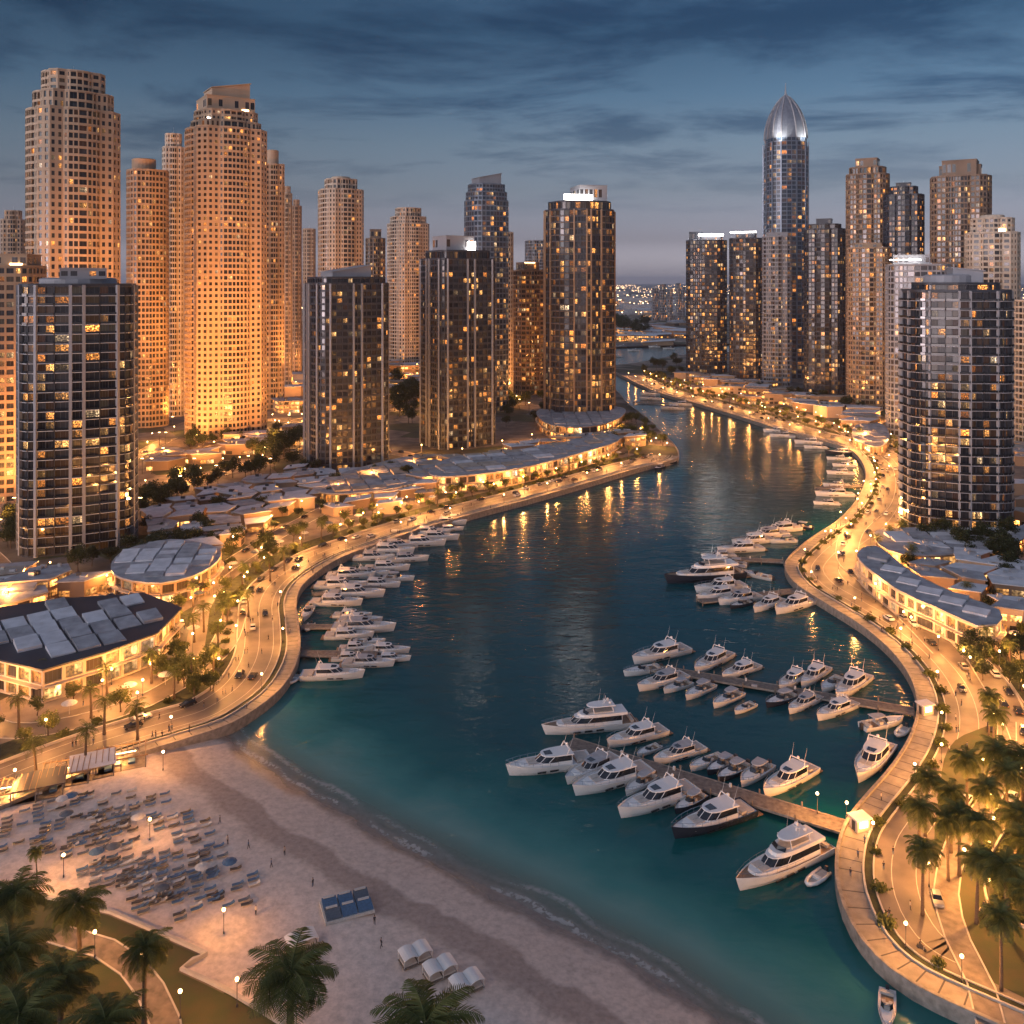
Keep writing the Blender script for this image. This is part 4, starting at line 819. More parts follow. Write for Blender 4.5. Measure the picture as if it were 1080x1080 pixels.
# ------------------------------------------------------------------ trees, palms, bushes
def blob_tree(seed, h, cr, n, m, leaf=.55):
    r_ = random.Random(seed); tr = MB(); th = h*.42; bend = (r_.uniform(-.3, .3), r_.uniform(-.3, .3))
    tr.tube([(0, 0, -.1), (0, 0, .5), (bend[0], bend[1], th*.6), (bend[0]*1.4, bend[1]*1.4, th*1.25)], [.30, .2, .16, .09], 7)
    cl = []
    for i in range(5):
        a = i*1.26+r_.random(); q = (math.cos(a)*cr*.5, math.sin(a)*cr*.5, th+cr*r_.uniform(.3, .8)); tr.tube([(bend[0], bend[1], th*.7), ((bend[0]+q[0])/2, (bend[1]+q[1])/2, th), q], [.12, .08, .03], 5)
        cl.append((q, cr*r_.uniform(.42, .6)))
    for i in range(7):
        a = r_.random()*6.28; d = cr*r_.uniform(.1, .75); cl.append(((math.cos(a)*d, math.sin(a)*d, th+cr*r_.uniform(.2, 1.25)*(1-d/cr*.5)), cr*r_.uniform(.28, .5)))
    lf = MB()
    for i in range(n):
        c, rr = cl[i % len(cl)]; v = Vector((r_.gauss(0, 1), r_.gauss(0, 1), r_.gauss(0, .8))).normalized()*rr*(r_.random()**.4)
        p = Vector(c)+v; u = Vector((r_.gauss(0, 1), r_.gauss(0, 1), r_.gauss(0, .6))).normalized(); w = u.cross(Vector((r_.gauss(0, 1), r_.gauss(0, 1), r_.gauss(0, 1)))).normalized()
        s = leaf*r_.uniform(.6, 1.2); lf.add([p-u*s*.5, p+w*s*.35, p+u*s*.6, p-w*s*.35], [(0, 1, 2, 3)])
    return tr.mesh('trunk', M_['trunk'], True), lf.mesh('crown', m)
TREES_G = [blob_tree(i, 7.5, 3.4, 1100, M_['leaf']) for i in range(3)]; TREES_D = [blob_tree(10+i, 9, 4.4, 1400, M_['leafd'], .65) for i in range(3)]
TR = []
def tree(x, y, kind='g', s=1, z=LZ):
    t, c = random.choice(TREES_G if kind == 'g' else TREES_D); o = empty('broadleaf_tree', (x, y, z), random.random()*6.28); o.scale = (s, s, s*random.uniform(.9, 1.15))
    link('trunk', t, o); link('crown', c, o); TR.append((o, 'round green tree' if kind == 'g' else 'dark dense tree')); return o
def palm_mesh(seed, h, nf, lf, nl):
    r_ = random.Random(seed); tr = MB(); lean = (r_.uniform(-.6, .6), r_.uniform(-.6, .6)); pts = []; rr = []
    for i in range(13):
        t = i/12; pts.append((lean[0]*t*t, lean[1]*t*t, h*t-.1*(i == 0))); rr.append((.34-.12*t+(.07 if i == 0 else 0))*(1.06 if i % 2 else .95))
    rr[-1] *= 1.35; tr.tube(pts, rr, 9); top = Vector(pts[-1]); cr = MB()
    for i in range(nf):
        a = i*2.39996+r_.uniform(-.2, .2); el = R(78)-R(112)*(i/nf)**.9+r_.uniform(-.1, .1); L_ = lf*r_.uniform(.85, 1.08)*(1-.12*(i/nf)); dr = Vector((math.cos(a), math.sin(a), 0)); p = top.copy(); sp = [p.copy()]; ang = el; k = 10
        for j in range(k): p = p+(dr*math.cos(ang)+Vector((0, 0, math.sin(ang))))*L_/k; sp.append(p.copy()); ang -= R(9+7*(j/k))*(1.0 if el > 0 else .6)
        side = Vector((-dr.y, dr.x, 0)); cr.tube(sp, [.055*(1-.8*q/k)+.01 for q in range(k+1)], 4)
        for j in range(nl):
            t = .12+.88*(j+.5)/nl; q = t*k; i0 = min(int(q), k-1); b = sp[i0].lerp(sp[i0+1], q-i0); tg = (sp[i0+1]-sp[i0]).normalized()
            ll = lf*.27*math.sin(math.pi*min(1, t*.82+.16))**.7*r_.uniform(.85, 1.1)
            for sg in (-1, 1):
                d = (side*sg*.8+tg*.62+Vector((0, 0, -.22+r_.uniform(-.15, .15)))).normalized(); w = tg*.055+Vector((0, 0, .02))
                cr.add([b-w, b+w, b+d*ll*.6+w*.9-Vector((0, 0, ll*.05)), b+d*ll-Vector((0, 0, ll*.22)), b+d*ll*.6-w*.9-Vector((0, 0, ll*.05))], [(0, 1, 2, 3, 4)])
    # dead skirt
    for i in range(8):
        a = i*.78+r_.random(); cr.tube([top+Vector((0, 0, -.3)), top+Vector((math.cos(a)*.5, math.sin(a)*.5, -.9)), top+Vector((math.cos(a)*.55, math.sin(a)*.55, -1.7))], [.05, .06, .02], 4)
    return tr.mesh('trunk', M_['trunk'], True), cr.mesh('crown', M_['frond'])
PALMS = [palm_mesh(30+i, 10.5+i*.7, 34, 4.6, 24) for i in range(4)]; PALMS_S = [palm_mesh(50+i, 7.5, 18, 3.6, 9) for i in range(3)]
PL = []
def palm(px, py, hc, s=1, small=False, z0=LZ, kind=None, look='date palm'):
    """px,py: crown centre in the photo; hc: height of the crown above the ground"""
    pick = random.choice(PALMS_S if small else PALMS); me_t, me_c = pick; hh = max(v.co.z for v in me_t.vertices)
    x, y = P(px, py, z0+hc); o = empty('palm_tree', (x, y, z0), random.random()*6.28); o.scale = (s, s, hc/hh); link('trunk', me_t, o); c = link('crown', me_c, o)
    o.scale = (hc/hh*s,)*2+(hc/hh,); PL.append((o, look)); return o
for x, y, h, s in ((8, 948, 13, 1.1), (20, 1003, 14, 1.1), (84, 956, 11.5, 1.05), (64, 1030, 14, 1.1), (152, 1002, 12, 1.0), (306, 1035, 15, 1.35), (438, 1078, 15, 1.3), (10, 1075, 15, 1.1), (120, 1078, 14, 1.1)):
    palm(x, y, h, s*1.22, look='large dark foreground date palm')
palm(39, 898, 6, .8, z0=1.9, look='small lone palm on the sand')
for x, y, h, s in ((976, 822, 12, .9), (969, 852, 12, .85), (973, 897, 12, .95), (1003, 838, 12, .9), (1020, 800, 12, .95), (1050, 790, 13, 1.1), (1062, 815, 13, 1), (1036, 868, 12, 1), (1070, 858, 13, 1), (1030, 905, 12, 1), (1062, 912, 13, 1.05), (1056, 968, 12, .9), (1080, 890, 13, 1), (1047, 752, 11, .85), (1043, 735, 10, .8), (1078, 800, 13, 1), (1012, 860, 12, .9), (1085, 940, 13, 1), (1040, 830, 12, .9), (1000, 870, 11, .8)):
    palm(x, y, h, s*1.1, look='tall date palm in the park')
for x, y in ((38, 782), (90, 772), (110, 740), (145, 745), (55, 700), (80, 690), (20, 735), (160, 690), (205, 650), (215, 640), (285, 590), (300, 580), (262, 625)):
    palm(x, y, 8.5, 1, True, look='small palm')
def along_trees(path, off, step, kind, s, jit=2.5, palms=0.0, ymax=2000):
    pp = offset(path, off)
    for p, a in walk(pp, step, step*.3):
        if p.y > ymax or p.y < 150: continue
        x, y = p.x+random.uniform(-jit, jit), p.y+random.uniform(-jit, jit)
        if random.random() < palms:
            q = palm(540+F*x/y, HY+F*(HC-LZ-8)/y, 8, 1, True, look='small palm')
        else: tree(x, y, kind, s*random.uniform(.75, 1.15))
along_trees(LQn, 25, 9, 'g', .85, 2.5, .25); along_trees(LQn, 38, 12, 'g', .9, 4, .1)
along_trees(RQ[i_far:], 32, 9, 'g', .85, 2.5, .35, 1700); along_trees(RQ[i_far:], 46, 16, 'g', .9, 4, .1, 1500)
def scatter(poly, n, kind, s, seed):
    r_ = random.Random(seed); xs_, ys_ = [p[0] for p in poly], [p[1] for p in poly]; k = 0; t = 0
    while k < n and t < n*40:
        t += 1; px, py = r_.uniform(min(xs_), max(xs_)), r_.uniform(min(ys_), max(ys_))
        if not inpoly(px, py, poly): continue
        x, y = P(px, py, LZ)
        if any(math.hypot(x-a[0], y-a[1]) < a[2]*.8 for a in TOWERS): continue
        tree(x, y, kind, s*r_.uniform(.75, 1.25)); k += 1
scatter([(148, 545), (250, 512), (335, 486), (330, 478), (250, 498), (150, 530)], 26, 'd', 1.25, 1)
scatter([(220, 510), (320, 478), (315, 466), (230, 490)], 12, 'd', 1.4, 2)
scatter([(416, 440), (440, 440), (440, 400), (416, 405)], 16, 'd', 1.9, 3)
scatter([(300, 500), (335, 498), (440, 510), (430, 500)], 8, 'd', 1, 4)
scatter([(1070, 600), (1010, 590), (940, 575), (1080, 560), (1090, 530)], 20, 'd', 1.1, 5)
scatter([(0, 585), (20, 590), (18, 540), (0, 530)], 7, 'd', 1.1, 6)
scatter([(60, 610), (150, 596), (240, 570), (150, 575)], 16, 'd', .9, 7)
scatter([(525, 440), (572, 440), (572, 420), (525, 425)], 9, 'd', 1.3, 8)
scatter([(650, 358), (720, 350), (720, 338), (650, 345)], 16, 'd', 3.2, 9)
scatter([(655, 395), (720, 378), (720, 400), (700, 405)], 12, 'd', 1.5, 10)
scatter([(145, 700), (240, 690), (235, 740), (200, 745)], 14, 'g', .9, 11)
scatter([(640, 470), (700, 470), (690, 455), (660, 440), (648, 445)], 26, 'g', 1.1, 12)
scatter([(730, 405), (840, 430), (930, 440), (930, 425), (800, 410)], 16, 'd', 1.2, 13)
scatter([(190, 480), (300, 462), (300, 448), (190, 462)], 12, 'd', 1.1, 14)
scatter([(950, 590), (1080, 625), (1080, 600), (980, 580)], 10, 'd', .9, 15)
scatter([(1000, 700), (1080, 740), (1080, 690), (1040, 680)], 10, 'd', .8, 16)
scatter([(150, 600), (150, 545), (250, 515), (400, 510), (330, 565), (270, 600)], 26, 'd', .8, 17); scatter([(920, 585), (1080, 625), (1080, 660), (980, 640)], 14, 'd', .7, 18); scatter([(300, 440), (560, 420), (640, 430), (640, 440), (440, 460)], 22, 'd', 1.3, 19); scatter([(440, 500), (640, 470), (640, 480), (460, 515)], 10, 'g', .8, 20)
def bush_mesh(seed):
    r_ = random.Random(seed); lf = MB()
    for i in range(260):
        p = Vector((r_.gauss(0, .5), r_.gauss(0, .5), abs(r_.gauss(0, .45))+.1)); u = Vector((r_.gauss(0, 1), r_.gauss(0, 1), r_.gauss(0, 1))).normalized(); w = u.orthogonal().normalized()
        s = .28; lf.add([p-u*s, p+w*s*.6, p+u*s, p-w*s*.6], [(0, 1, 2, 3)])
    return lf.mesh('bush', M_['leaf'])
BM = [bush_mesh(i) for i in range(3)]; BU = []
for path, off, st in ((LQn, 23, 9), (RQ[i_far:], 30, 8), (RQ[i_far:], 7, 11)):
    for p, a in walk(offset(path, off), st, 3):
        if 150 < p.y < 620:
            o = link('bush', random.choice(BM), loc=(p.x+random.uniform(-1, 1), p.y+random.uniform(-1, 1), LZ), rz=random.random()*6); o.scale = (random.uniform(.9, 1.6),)*3; BU.append((o, 'low leafy bush'))

# ------------------------------------------------------------------ low buildings
LB = []; OCC = []
def near_road(x, y, m=2.5):
    for p, w in ROADS:
        for i in range(0, len(p)-1, 2):
            if abs(p[i].x-x) < 40 and abs(p[i].y-y) < 40 and math.hypot(p[i].x-x, p[i].y-y) < w/2+m: return True
    return False
LQ_ = [(p.x, p.y) for p in LQn]; RQ_ = [(p.x, p.y) for p in RQ[i_far:]]
def quay_dist(x, y):
    A = np.array([[x]]); B = np.array([[y]]); return min(dist_field(A, B, LQ_[::3])[0, 0], dist_field(A, B, RQ_[::3])[0, 0])
ROOFL = {'roofp': 'pale flat roof pavilion', 'roofq': 'grey flat roof pavilion', 'roofs': 'sandy flat roof pavilion'}
def pavilion(q, h, roofm, tilt, lit, r_, wallm='cream'):
    """q: world quad, ccw. roof sheet with overhang on glazed walls"""
    cx, cy_ = sum(p[0] for p in q)/4, sum(p[1] for p in q)/4; root = empty('pavilion', (cx, cy_, LZ)); l = [(p[0]-cx, p[1]-cy_) for p in q]
    zz = [h+tilt*(p[0]*.05) for p in l]; inn = scale_plan(l, .88); n = 4
    MB().prism(l, zz, None, [z+.35 for z in zz]).build('roof', M_[roofm], root)
    w = MB(); G = []
    for i in range(n):
        a, b = np.array(inn[i]), np.array(inn[(i+1) % n]); L_ = np.hypot(*(b-a)); k = max(1, int(L_/4)); za, zb = zz[i]-.02, zz[(i+1) % n]-.02; t = (b-a)/L_; nn = np.array([t[1], -t[0]])
        w.prism([tuple(a), tuple(b), tuple(b-nn*.25), tuple(a-nn*.25)], 0, None, [za, zb, zb, za])
        if lit:
            for fl in range(max(1, int(h/3.6))):
                for j in range(k):
                    if r_.random() < .8:
                        p, p2 = a+(b-a)*(j+.1)/k+nn*.03, a+(b-a)*(j+.9)/k+nn*.03; G.append([(*p, fl*3.6+.4), (*p2, fl*3.6+.4), (*p2, fl*3.6+2.7), (*p, fl*3.6+2.7)])
    w.build('wall', M_[wallm], root)
    if G:
        G = np.array(G); ids = WID[0]+np.arange(len(G)); WID[0] += len(G); uv = np.zeros((len(G), 4, 2)); uv[:, :, 0] = ids[:, None]+np.array([.02, .98, .98, .02]); uv[:, :, 1] = [0, 0, 1, 1]
        link('shop_window', quads_mesh('shop_window', G, [M_['shop']], uv), root)
    zt = max(zz)+.35
    if r_.random() < .7:
        for _ in range(r_.choice((1, 1, 2, 3))):
            a, b = r_.uniform(-.28, .28), r_.uniform(-.28, .28); bx, by = l[1][0]*a-l[0][0]*a+(l[3][0]-l[0][0])*b, (l[1][1]-l[0][1])*a+(l[3][1]-l[0][1])*b; s = r_.uniform(.5, 1.3)
            MB().box(bx-s, bx+s, by-s*.7, by+s*.7, min(zz)+.2, zt+r_.uniform(.5, 1.2)).build('roof_unit', M_[r_.choice(('silver', 'greyd', 'roofq'))], root)
    LB.append((root, ROOFL[roofm])); OCC.append((cx, cy_, math.hypot(l[0][0], l[0][1])*.8)); return root
def patch(zone, cell, rot, seed, prob=.9, h=(4.5, 7.5), gap=.93, quay=46, lit=.8, jit=.2, roofs=('roofp', 'roofp', 'roofq', 'roofq', 'roofs')):
    r_ = random.Random(seed); zw = [P(x, y, LZ) for x, y in zone]; cx, cy_ = sum(p[0] for p in zw)/len(zw), sum(p[1] for p in zw)/len(zw); th = R(rot); c, s = math.cos(th), math.sin(th)
    ext = max(math.hypot(p[0]-cx, p[1]-cy_) for p in zw); n = int(ext/cell[0])+2; m = int(ext/cell[1])+2; J = {}
    def node(i, j):
        if (i, j) not in J: J[i, j] = ((i+r_.uniform(-jit, jit)+.35*(j % 2))*cell[0], (j+r_.uniform(-jit, jit))*cell[1])
        x, y = J[i, j]; return (cx+x*c-y*s, cy_+x*s+y*c)
    for i in range(-n, n):
        for j in range(-m, m):
            q = [node(i, j), node(i+1, j), node(i+1, j+1), node(i, j+1)]; qx, qy = sum(p[0] for p in q)/4, sum(p[1] for p in q)/4
            if qy < 50 or not inpoly(qx, qy, zw) or r_.random() > prob: continue
            if any(math.hypot(qx-a[0], qy-a[1]) < a[2]*.72+cell[0]*.45 for a in TOWERS) or near_road(qx, qy, cell[1]*.5+1) or quay_dist(qx, qy) < quay: continue
            q = [(qx+(p[0]-qx)*gap, qy+(p[1]-qy)*gap) for p in q]; H_ = r_.uniform(*h)
            pavilion(q, H_, r_.choice(roofs), r_.uniform(-1, 1), r_.random() < lit, r_, r_.choice(('tan', 'brown', 'beige')))
PALE = ('roofp', 'roofp', 'roofp', 'roofq')
patch([(150, 600), (150, 545), (250, 515), (330, 498), (440, 510), (440, 525), (380, 540), (330, 565), (270, 600), (220, 610)], (14, 11), 25, 1, .95, gap=.88, h=(4.2, 6.2), roofs=PALE, lit=.6)
patch([(-40, 630), (-40, 590), (20, 595), (60, 605), (110, 622), (60, 632), (0, 645)], (15, 11), 10, 2)
patch([(430, 492), (520, 484), (560, 475), (640, 462), (690, 470), (640, 480), (560, 500), (500, 515), (450, 520)], (16, 11), 20, 3, h=(5, 9))
patch([(900, 575), (940, 572), (1100, 620), (1140, 680), (1060, 675), (1010, 655), (950, 630), (910, 600)], (14, 10), -28, 4, .96, h=(6.8, 8.6), quay=44, gap=.9, roofs=PALE)
patch([(1065, 700), (1140, 720), (1140, 690), (1075, 675)], (14, 10), -28, 5, .8)
patch([(720, 398), (800, 408), (860, 424), (940, 445), (935, 470), (900, 452), (830, 436), (740, 415)], (24, 14), -20, 6, .8, h=(6, 10), quay=40, jit=.25)
patch([(650, 362), (722, 357), (722, 341), (650, 345)], (50, 60), 0, 7, .5, h=(7, 12), quay=0)
patch([(300, 440), (560, 420), (640, 400), (560, 385), (300, 392)], (28, 24), 10, 8, .55, h=(6, 12), quay=40)
patch([(140, 500), (190, 500), (330, 470), (330, 455), (190, 470), (140, 480)], (20, 13), 15, 9, .5, h=(5, 8))
patch([(1010, 560), (1100, 560), (1100, 470), (1060, 470), (1070, 540)], (18, 14), -10, 10, .6)
patch([(145, 690), (240, 660), (250, 620), (215, 640), (190, 655)], (12, 9), 40, 11, .5, h=(4, 5.5), quay=38)
patch([(360, 560), (440, 528), (470, 515), (440, 540), (380, 575)], (12, 8), 25, 12, .8, h=(4.5, 6), quay=34)
patch([(690, 335), (722, 333), (722, 318), (650, 318), (650, 335)], (90, 160), 0, 13, .6, h=(8, 16), quay=0)
patch([(600, 370), (720, 356), (722, 364), (650, 369)], (60, 40), 0, 14, .5, h=(6, 9), quay=0)
# ---- named malls: outlines walked on the ground
S_MALL = dict(flat=dict(bw=5.5, su=.5, sb=.5, st=.7, r=.7, bal=1.6, rail=False))
def mall(pts_px, label, fls, fh, roofn, seed, name='shopping_mall', wall='cream', smooth=True, inset=.0, step=5, panels=(9, 6, 35), canopy='roofq'):
    pw = [Vector(P(x, y, LZ)) for x, y in pts_px]
    if smooth: pw = smooth_path(pw, step, True)
    area = sum(a.x*b.y-b.x*a.y for a, b in zip(pw, pw[1:]+pw[:1])); pw = pw if area > 0 else pw[::-1]
    c = sum(pw, Vector((0, 0)))/len(pw); root = empty(name, (c.x, c.y, LZ), label=label, cat='mall' if 'mall' in name else 'building'); l = [(p.x-c.x, p.y-c.y) for p in pw]; T = newT(); H = fls*fh
    facade(T, l, ['flat']*len(l), 0, fls, fh, S_MALL)
    MB().prism(l, H-.2, None, H+.05).build('roof', M_['roofc'], root)
    bands = MB(); o = scale_plan(l, 1.02)
    bands.prism(o, H+.05, None, H+.5); bands.build('roof_canopy', M_[canopy], root)
    flush_tower(T, root, dict(wall=M_[wall], win=M_['shop'], slab=M_['cream'], fin=M_[wall]), 400, 90)
    r_ = random.Random(seed); lx = [p[0] for p in l]; ly = [p[1] for p in l]; cw, ch, rt = panels; th = R(rt); k = 0
    for i in range(-14, 15):
        for j in range(-14, 15):
            x, y = rot2((i*cw*1.08, j*ch*1.1), th); q = [rot2((i*cw*1.08+a*cw/2, j*ch*1.1+b*ch/2), th) for a, b in ((-1, -1), (1, -1), (1, 1), (-1, 1))]
            if all(inpoly(a, b, l) for a, b in q) and r_.random() < .86:
                hh = r_.uniform(.3, 1.0); q = [(x+(a-x)*r_.uniform(.88, 1), y+(b-y)*r_.uniform(.88, 1)) for a, b in q]
                MB().prism(q, [H+hh+.5]*2+[H+hh+1.1]*2, None, [H+hh+.75]*2+[H+hh+1.35]*2).prism(scale_plan(q, 1), H+.5, None, H+.52) if 0 else MB().prism(q, [H+.52]*4, None, [H+hh+.5]*2+[H+hh+1.1]*2).build('roof_panel', M_[r_.choice(roofn)], root); k += 1
    OCC.append((c.x, c.y, 20)); return root
mall([(-40, 690), (-20, 725), (45, 742), (110, 722), (165, 700), (190, 672), (150, 655), (60, 662), (0, 672)], 'large two-storey mall with rows of pale roof panels at left edge', 2, 4.6, ('roofp', 'roofp', 'roofq'), 3, smooth=False, panels=(6.5, 9, 38), canopy='greyd')
mall([(118, 620), (128, 634), (170, 640), (212, 628), (232, 610), (222, 598), (180, 591), (135, 602)], 'round-fronted two-storey lit building beside the slate tower', 2, 4.2, ('roofq', 'roofp'), 4, 'lit_pavilion_building', 'tan', panels=(7, 4.5, 10))
mall([(-60, 668), (0, 655), (50, 640), (40, 618), (-20, 625), (-60, 640)], 'low grey-roofed mall with glowing ground floor at left edge', 1, 5, ('roofq', 'roofp'), 5, smooth=False, panels=(9, 6, 15))
mall([(905, 612), (945, 648), (985, 668), (1030, 690), (1050, 688), (1052, 672), (1000, 650), (960, 628), (925, 600)], 'curved two-storey arcade with lit balconies facing the right boulevard', 2, 4.4, ('roofp', 'roofq'), 6, 'shopping_arcade', step=6, panels=(8, 5, -40))
mall([(455, 512), (470, 520), (540, 512), (600, 497), (650, 480), (640, 472), (590, 482), (530, 492), (480, 498)], 'long curved terrace building with golden lights below the white-lamp tower', 2, 4.5, ('roofq', 'roofs', 'roofp'), 7, 'terrace_building', 'beige', panels=(12, 6, 22))
mall([(335, 520), (350, 532), (420, 525), (462, 508), (440, 492), (400, 498)], 'low curved shop building wrapped round the foot of the sloping-roof tower', 1, 5.5, ('roofq', 'roofs'), 8, 'shop_building', 'tan', panels=(9, 6, 20))
mall([(900, 470), (925, 480), (938, 470), (930, 455), (905, 455)], 'small lit pavilion building left of the curved-balcony tower', 1, 5.5, ('roofq',), 9, 'lit_pavilion_building', 'tan', panels=(9, 6, 0))
mall([(925, 585), (950, 600), (1010, 600), (1075, 585), (1085, 565), (1060, 572), (940, 572)], 'dark podium with pale canopy around the foot of the curved-balcony tower', 1, 6, ('roofq', 'roofp'), 10, 'podium_building', 'tan', panels=(9, 6, 0))
mall([(570, 455), (590, 464), (630, 463), (656, 452), (650, 442), (575, 444)], 'two-storey round podium at the foot of the bronze tower', 2, 5, ('roofq',), 11, 'podium_building', 'tan', panels=(9, 6, 0))

# ------------------------------------------------------------------ boats
def hull_mb(L, B, fb, draft=.5, flare=.35, sheer=.5, tip=2.6):
    """x forward (bow +L/2), deck a little below the bulwark"""
    m = MB(); nx = 22; rows = []
    for i in range(nx):
        t = i/(nx-1); x = -L/2+L*t; b = B/2*(1-max(0, (t-.42)/.58)**tip) if t < 1 else 0; b *= (.93+.07*min(1, t/.2)); s = fb*(1+sheer*t**2)
        bk = b*(1-.38*t); xs_ = x+ (0 if t < .6 else (t-.6)*(s*.9)); b = max(b, .015)
        rows.append([(x-(t**3)*L*.05, 0, -draft*(1-t**4*.9)), (x-(t**3)*L*.035, bk*.8, -.12), (x-(t**3)*L*.015, b*.92*(1-.12*t), s*.35), (x+t**3*L*.012, b, s), (x+t**3*L*.012, b*.93, s), (x+t**3*L*.01, b*.92, s-.22)])
    k = 6
    for sg in (1, -1):
        b0 = len(m.v)
        for r_ in rows: m.v += [(p[0], p[1]*sg, p[2]) for p in r_]
        for i in range(nx-1):
            for j in range(k-1):
                f = (b0+i*k+j, b0+(i+1)*k+j, b0+(i+1)*k+j+1, b0+i*k+j+1); m.f.append(f if sg < 0 else f[::-1]); m.m.append(1 if j == 0 else 0)
    # transom
    tb = len(m.v); tr_ = [(p[0], p[1], p[2]) for p in rows[0][:4]]; m.v += tr_+[(p[0], -p[1], p[2]) for p in tr_[::-1]]; m.f.append(tuple(range(tb, tb+8))); m.m.append(0)
    dk = MB(); a = [r_[5] for r_ in rows]
    dk.v = [(p[0], p[1], p[2]+.01) for p in a]+[(p[0], -p[1], p[2]+.01) for p in a]; dk.f = [(i, i+1, nx+i+1, nx+i)[::-1] for i in range(nx-1)]; dk.m = [0]*(nx-1)
    return m, dk, rows
def nose(x0, x1, w0, w1, n=5, p=2.2):
    """plan: square stern at x0, rounded front at x1"""
    a = [(x0, -w0/2), (x0+(x1-x0)*.55, -w1/2)]
    for i in range(1, n+1):
        t = i/n*math.pi/2; a.append((x0+(x1-x0)*(.55+.45*math.sin(t)), -w1/2*math.cos(t)**(.75)))
    a[-1] = (x1, 0.0); b = [(x, -y) for x, y in a[:-1]][::-1]; return a+b
def house(root, x0, x1, w0, w1, z0, hh, glass_h, over=.25, rake=.9, roofm='gel', roofname='hardtop', base=.45, gm='sea_glass'):
    """coaming, dark raked window band, roof slab"""
    p = nose(x0, x1, w0, w1); q = [(x-(.25*base if x > (x0+x1)/2 else 0), y*.97) for x, y in p]
    MB().prism(p, z0, q, z0+base).build('cabin', M_['gel'], root, True) if 0 else MB().prism(p, z0, q, z0+base).build('cabin', M_['gel'], root)
    r_ = [(x-(rake if x > x0+(x1-x0)*.5 else .05)*(glass_h), y*.9) for x, y in q]; q2 = [(x, y*.985) for x, y in q]
    MB().prism(q2, z0+base, r_, z0+base+glass_h).build('window_band', M_[gm], root)
    s = [(x+(over if x > x0+(x1-x0)*.3 else -over*1.6), y*1.07) for x, y in r_]; MB().prism(s, z0+base+glass_h, [(x*.995, y*.96) for x, y in s], z0+base+glass_h+.14).build(roofname, M_[roofm], root)
    # window posts
    for i in range(len(q2)):
        if i % 2 == 0: MB().tube([(*q2[i], z0+base), (*r_[i], z0+base+glass_h)], .06, 4).build('window_post', M_['gel'], root)
    return z0+base+glass_h+.14
def rail(root, rows, i0, i1, h=.65):
    for sg in (1, -1):
        m = MB(); pts = [(rows[i][4][0], rows[i][4][1]*sg, rows[i][4][2]+h) for i in range(i0, i1)]; m.tube(pts, .03, 4)
        for i in range(i0, i1, 2): m.tube([(rows[i][4][0], rows[i][4][1]*sg, rows[i][4][2]), (rows[i][4][0], rows[i][4][1]*sg, rows[i][4][2]+h)], .025, 4)
        m.build('deck_rail', M_['chrome'], root)
def yacht_big(dark=False):
    r = empty('motor_yacht'); L, B = 24, 6.0; h, d, rows = hull_mb(L, B, 1.75, .9, sheer=.55)
    h.build('hull', [M_['navy' if dark else 'gel'], M_['navy']], r); d.build('deck', M_['teak'], r)
    MB().box(-L/2-1.5, -L/2+.05, -B*.42, B*.42, .25, .42).build('swim_platform', M_['teak'], r)
    fz = 1.75; MB().prism(nose(-2, 8.8, 4.6, 4.4), fz-.1, nose(-2, 8.3, 4.3, 4.1), fz+.85).build('foredeck_trunk', M_['gel'], r)
    for s in (1, -1): MB().box(4.6, 6.8, s*.15 if s > 0 else -1.45, 1.45 if s > 0 else -.15, fz+.86, fz+1.0).build('sun_pad', M_['cushion'], r)
    zt = house(r, -8, 5.2, 5.0, 4.7, fz-.05, 1, 1.15, .3, 1.2, base=.9); 
    MB().prism(nose(-9.5, 3.0, 4.8, 4.5), zt-.02, nose(-9.5, 2.7, 4.7, 4.3), zt+.55).build('flybridge', M_['gel'], r)
    MB().prism(nose(-6, .8, 3.2, 3.0), zt+.56, nose(-6, .6, 3.0, 2.8), zt+.8).build('seating', M_['cushion'], r)
    MB().prism([(1.0, -1.6), (1.6, 0), (1.0, 1.6), (.9, 1.6), (1.5, 0), (.9, -1.6)], zt+.56, [(x-.5, y*.9) for x, y in [(1.0, -1.6), (1.6, 0), (1.0, 1.6), (.9, 1.6), (1.5, 0), (.9, -1.6)]], zt+1.15).build('windscreen', M_['sea_glass'], r)
    MB().prism(nose(-6.5, .6, 3.8, 3.6), zt+2.15, nose(-6.4, .3, 3.7, 3.4), zt+2.32).build('hardtop', M_['gel'], r)
    for x, y in ((-5.6, 1.6), (-5.6, -1.6), (-.6, 1.5), (-.6, -1.5)): MB().tube([(x-.5, y, zt+.3), (x, y, zt+2.2)], [.14, .1], 5).build('hardtop_leg', M_['gel'], r)
    MB().tube([(-4, 0, zt+2.3), (-4.4, 0, zt+4.2)], [.14, .05], 6).build('mast', M_['gel'], r); MB().box(-4.3, -3.9, -.7, .7, zt+3.0, zt+3.12).build('radar', M_['white'], r)
    for s in (1, -1): MB().ball((-5.2, s*1.0, zt+2.75), .38, 8, 6).build('radar_dome', M_['gel'], r, True); MB().tube([(-3, s*1.4, zt+2.3), (-3.6, s*1.5, zt+5.4)], [.03, .01], 4).build('antenna', M_['white'], r)
    for s in (1, -1):
        for k in range(3): MB().box(-3+k*3, -1.1+k*3, s*(B/2-.10)-.13, s*(B/2-.10)+.13, .82, 1.12).build('port_window', M_['sea_glass'], r)
    MB().box(-L/2+.7, -L/2+1.5, -1.9, 1.9, fz-.2, fz+.35).build('cockpit_sofa', M_['cushion'], r); rail(r, rows, 8, 22, .8); return r
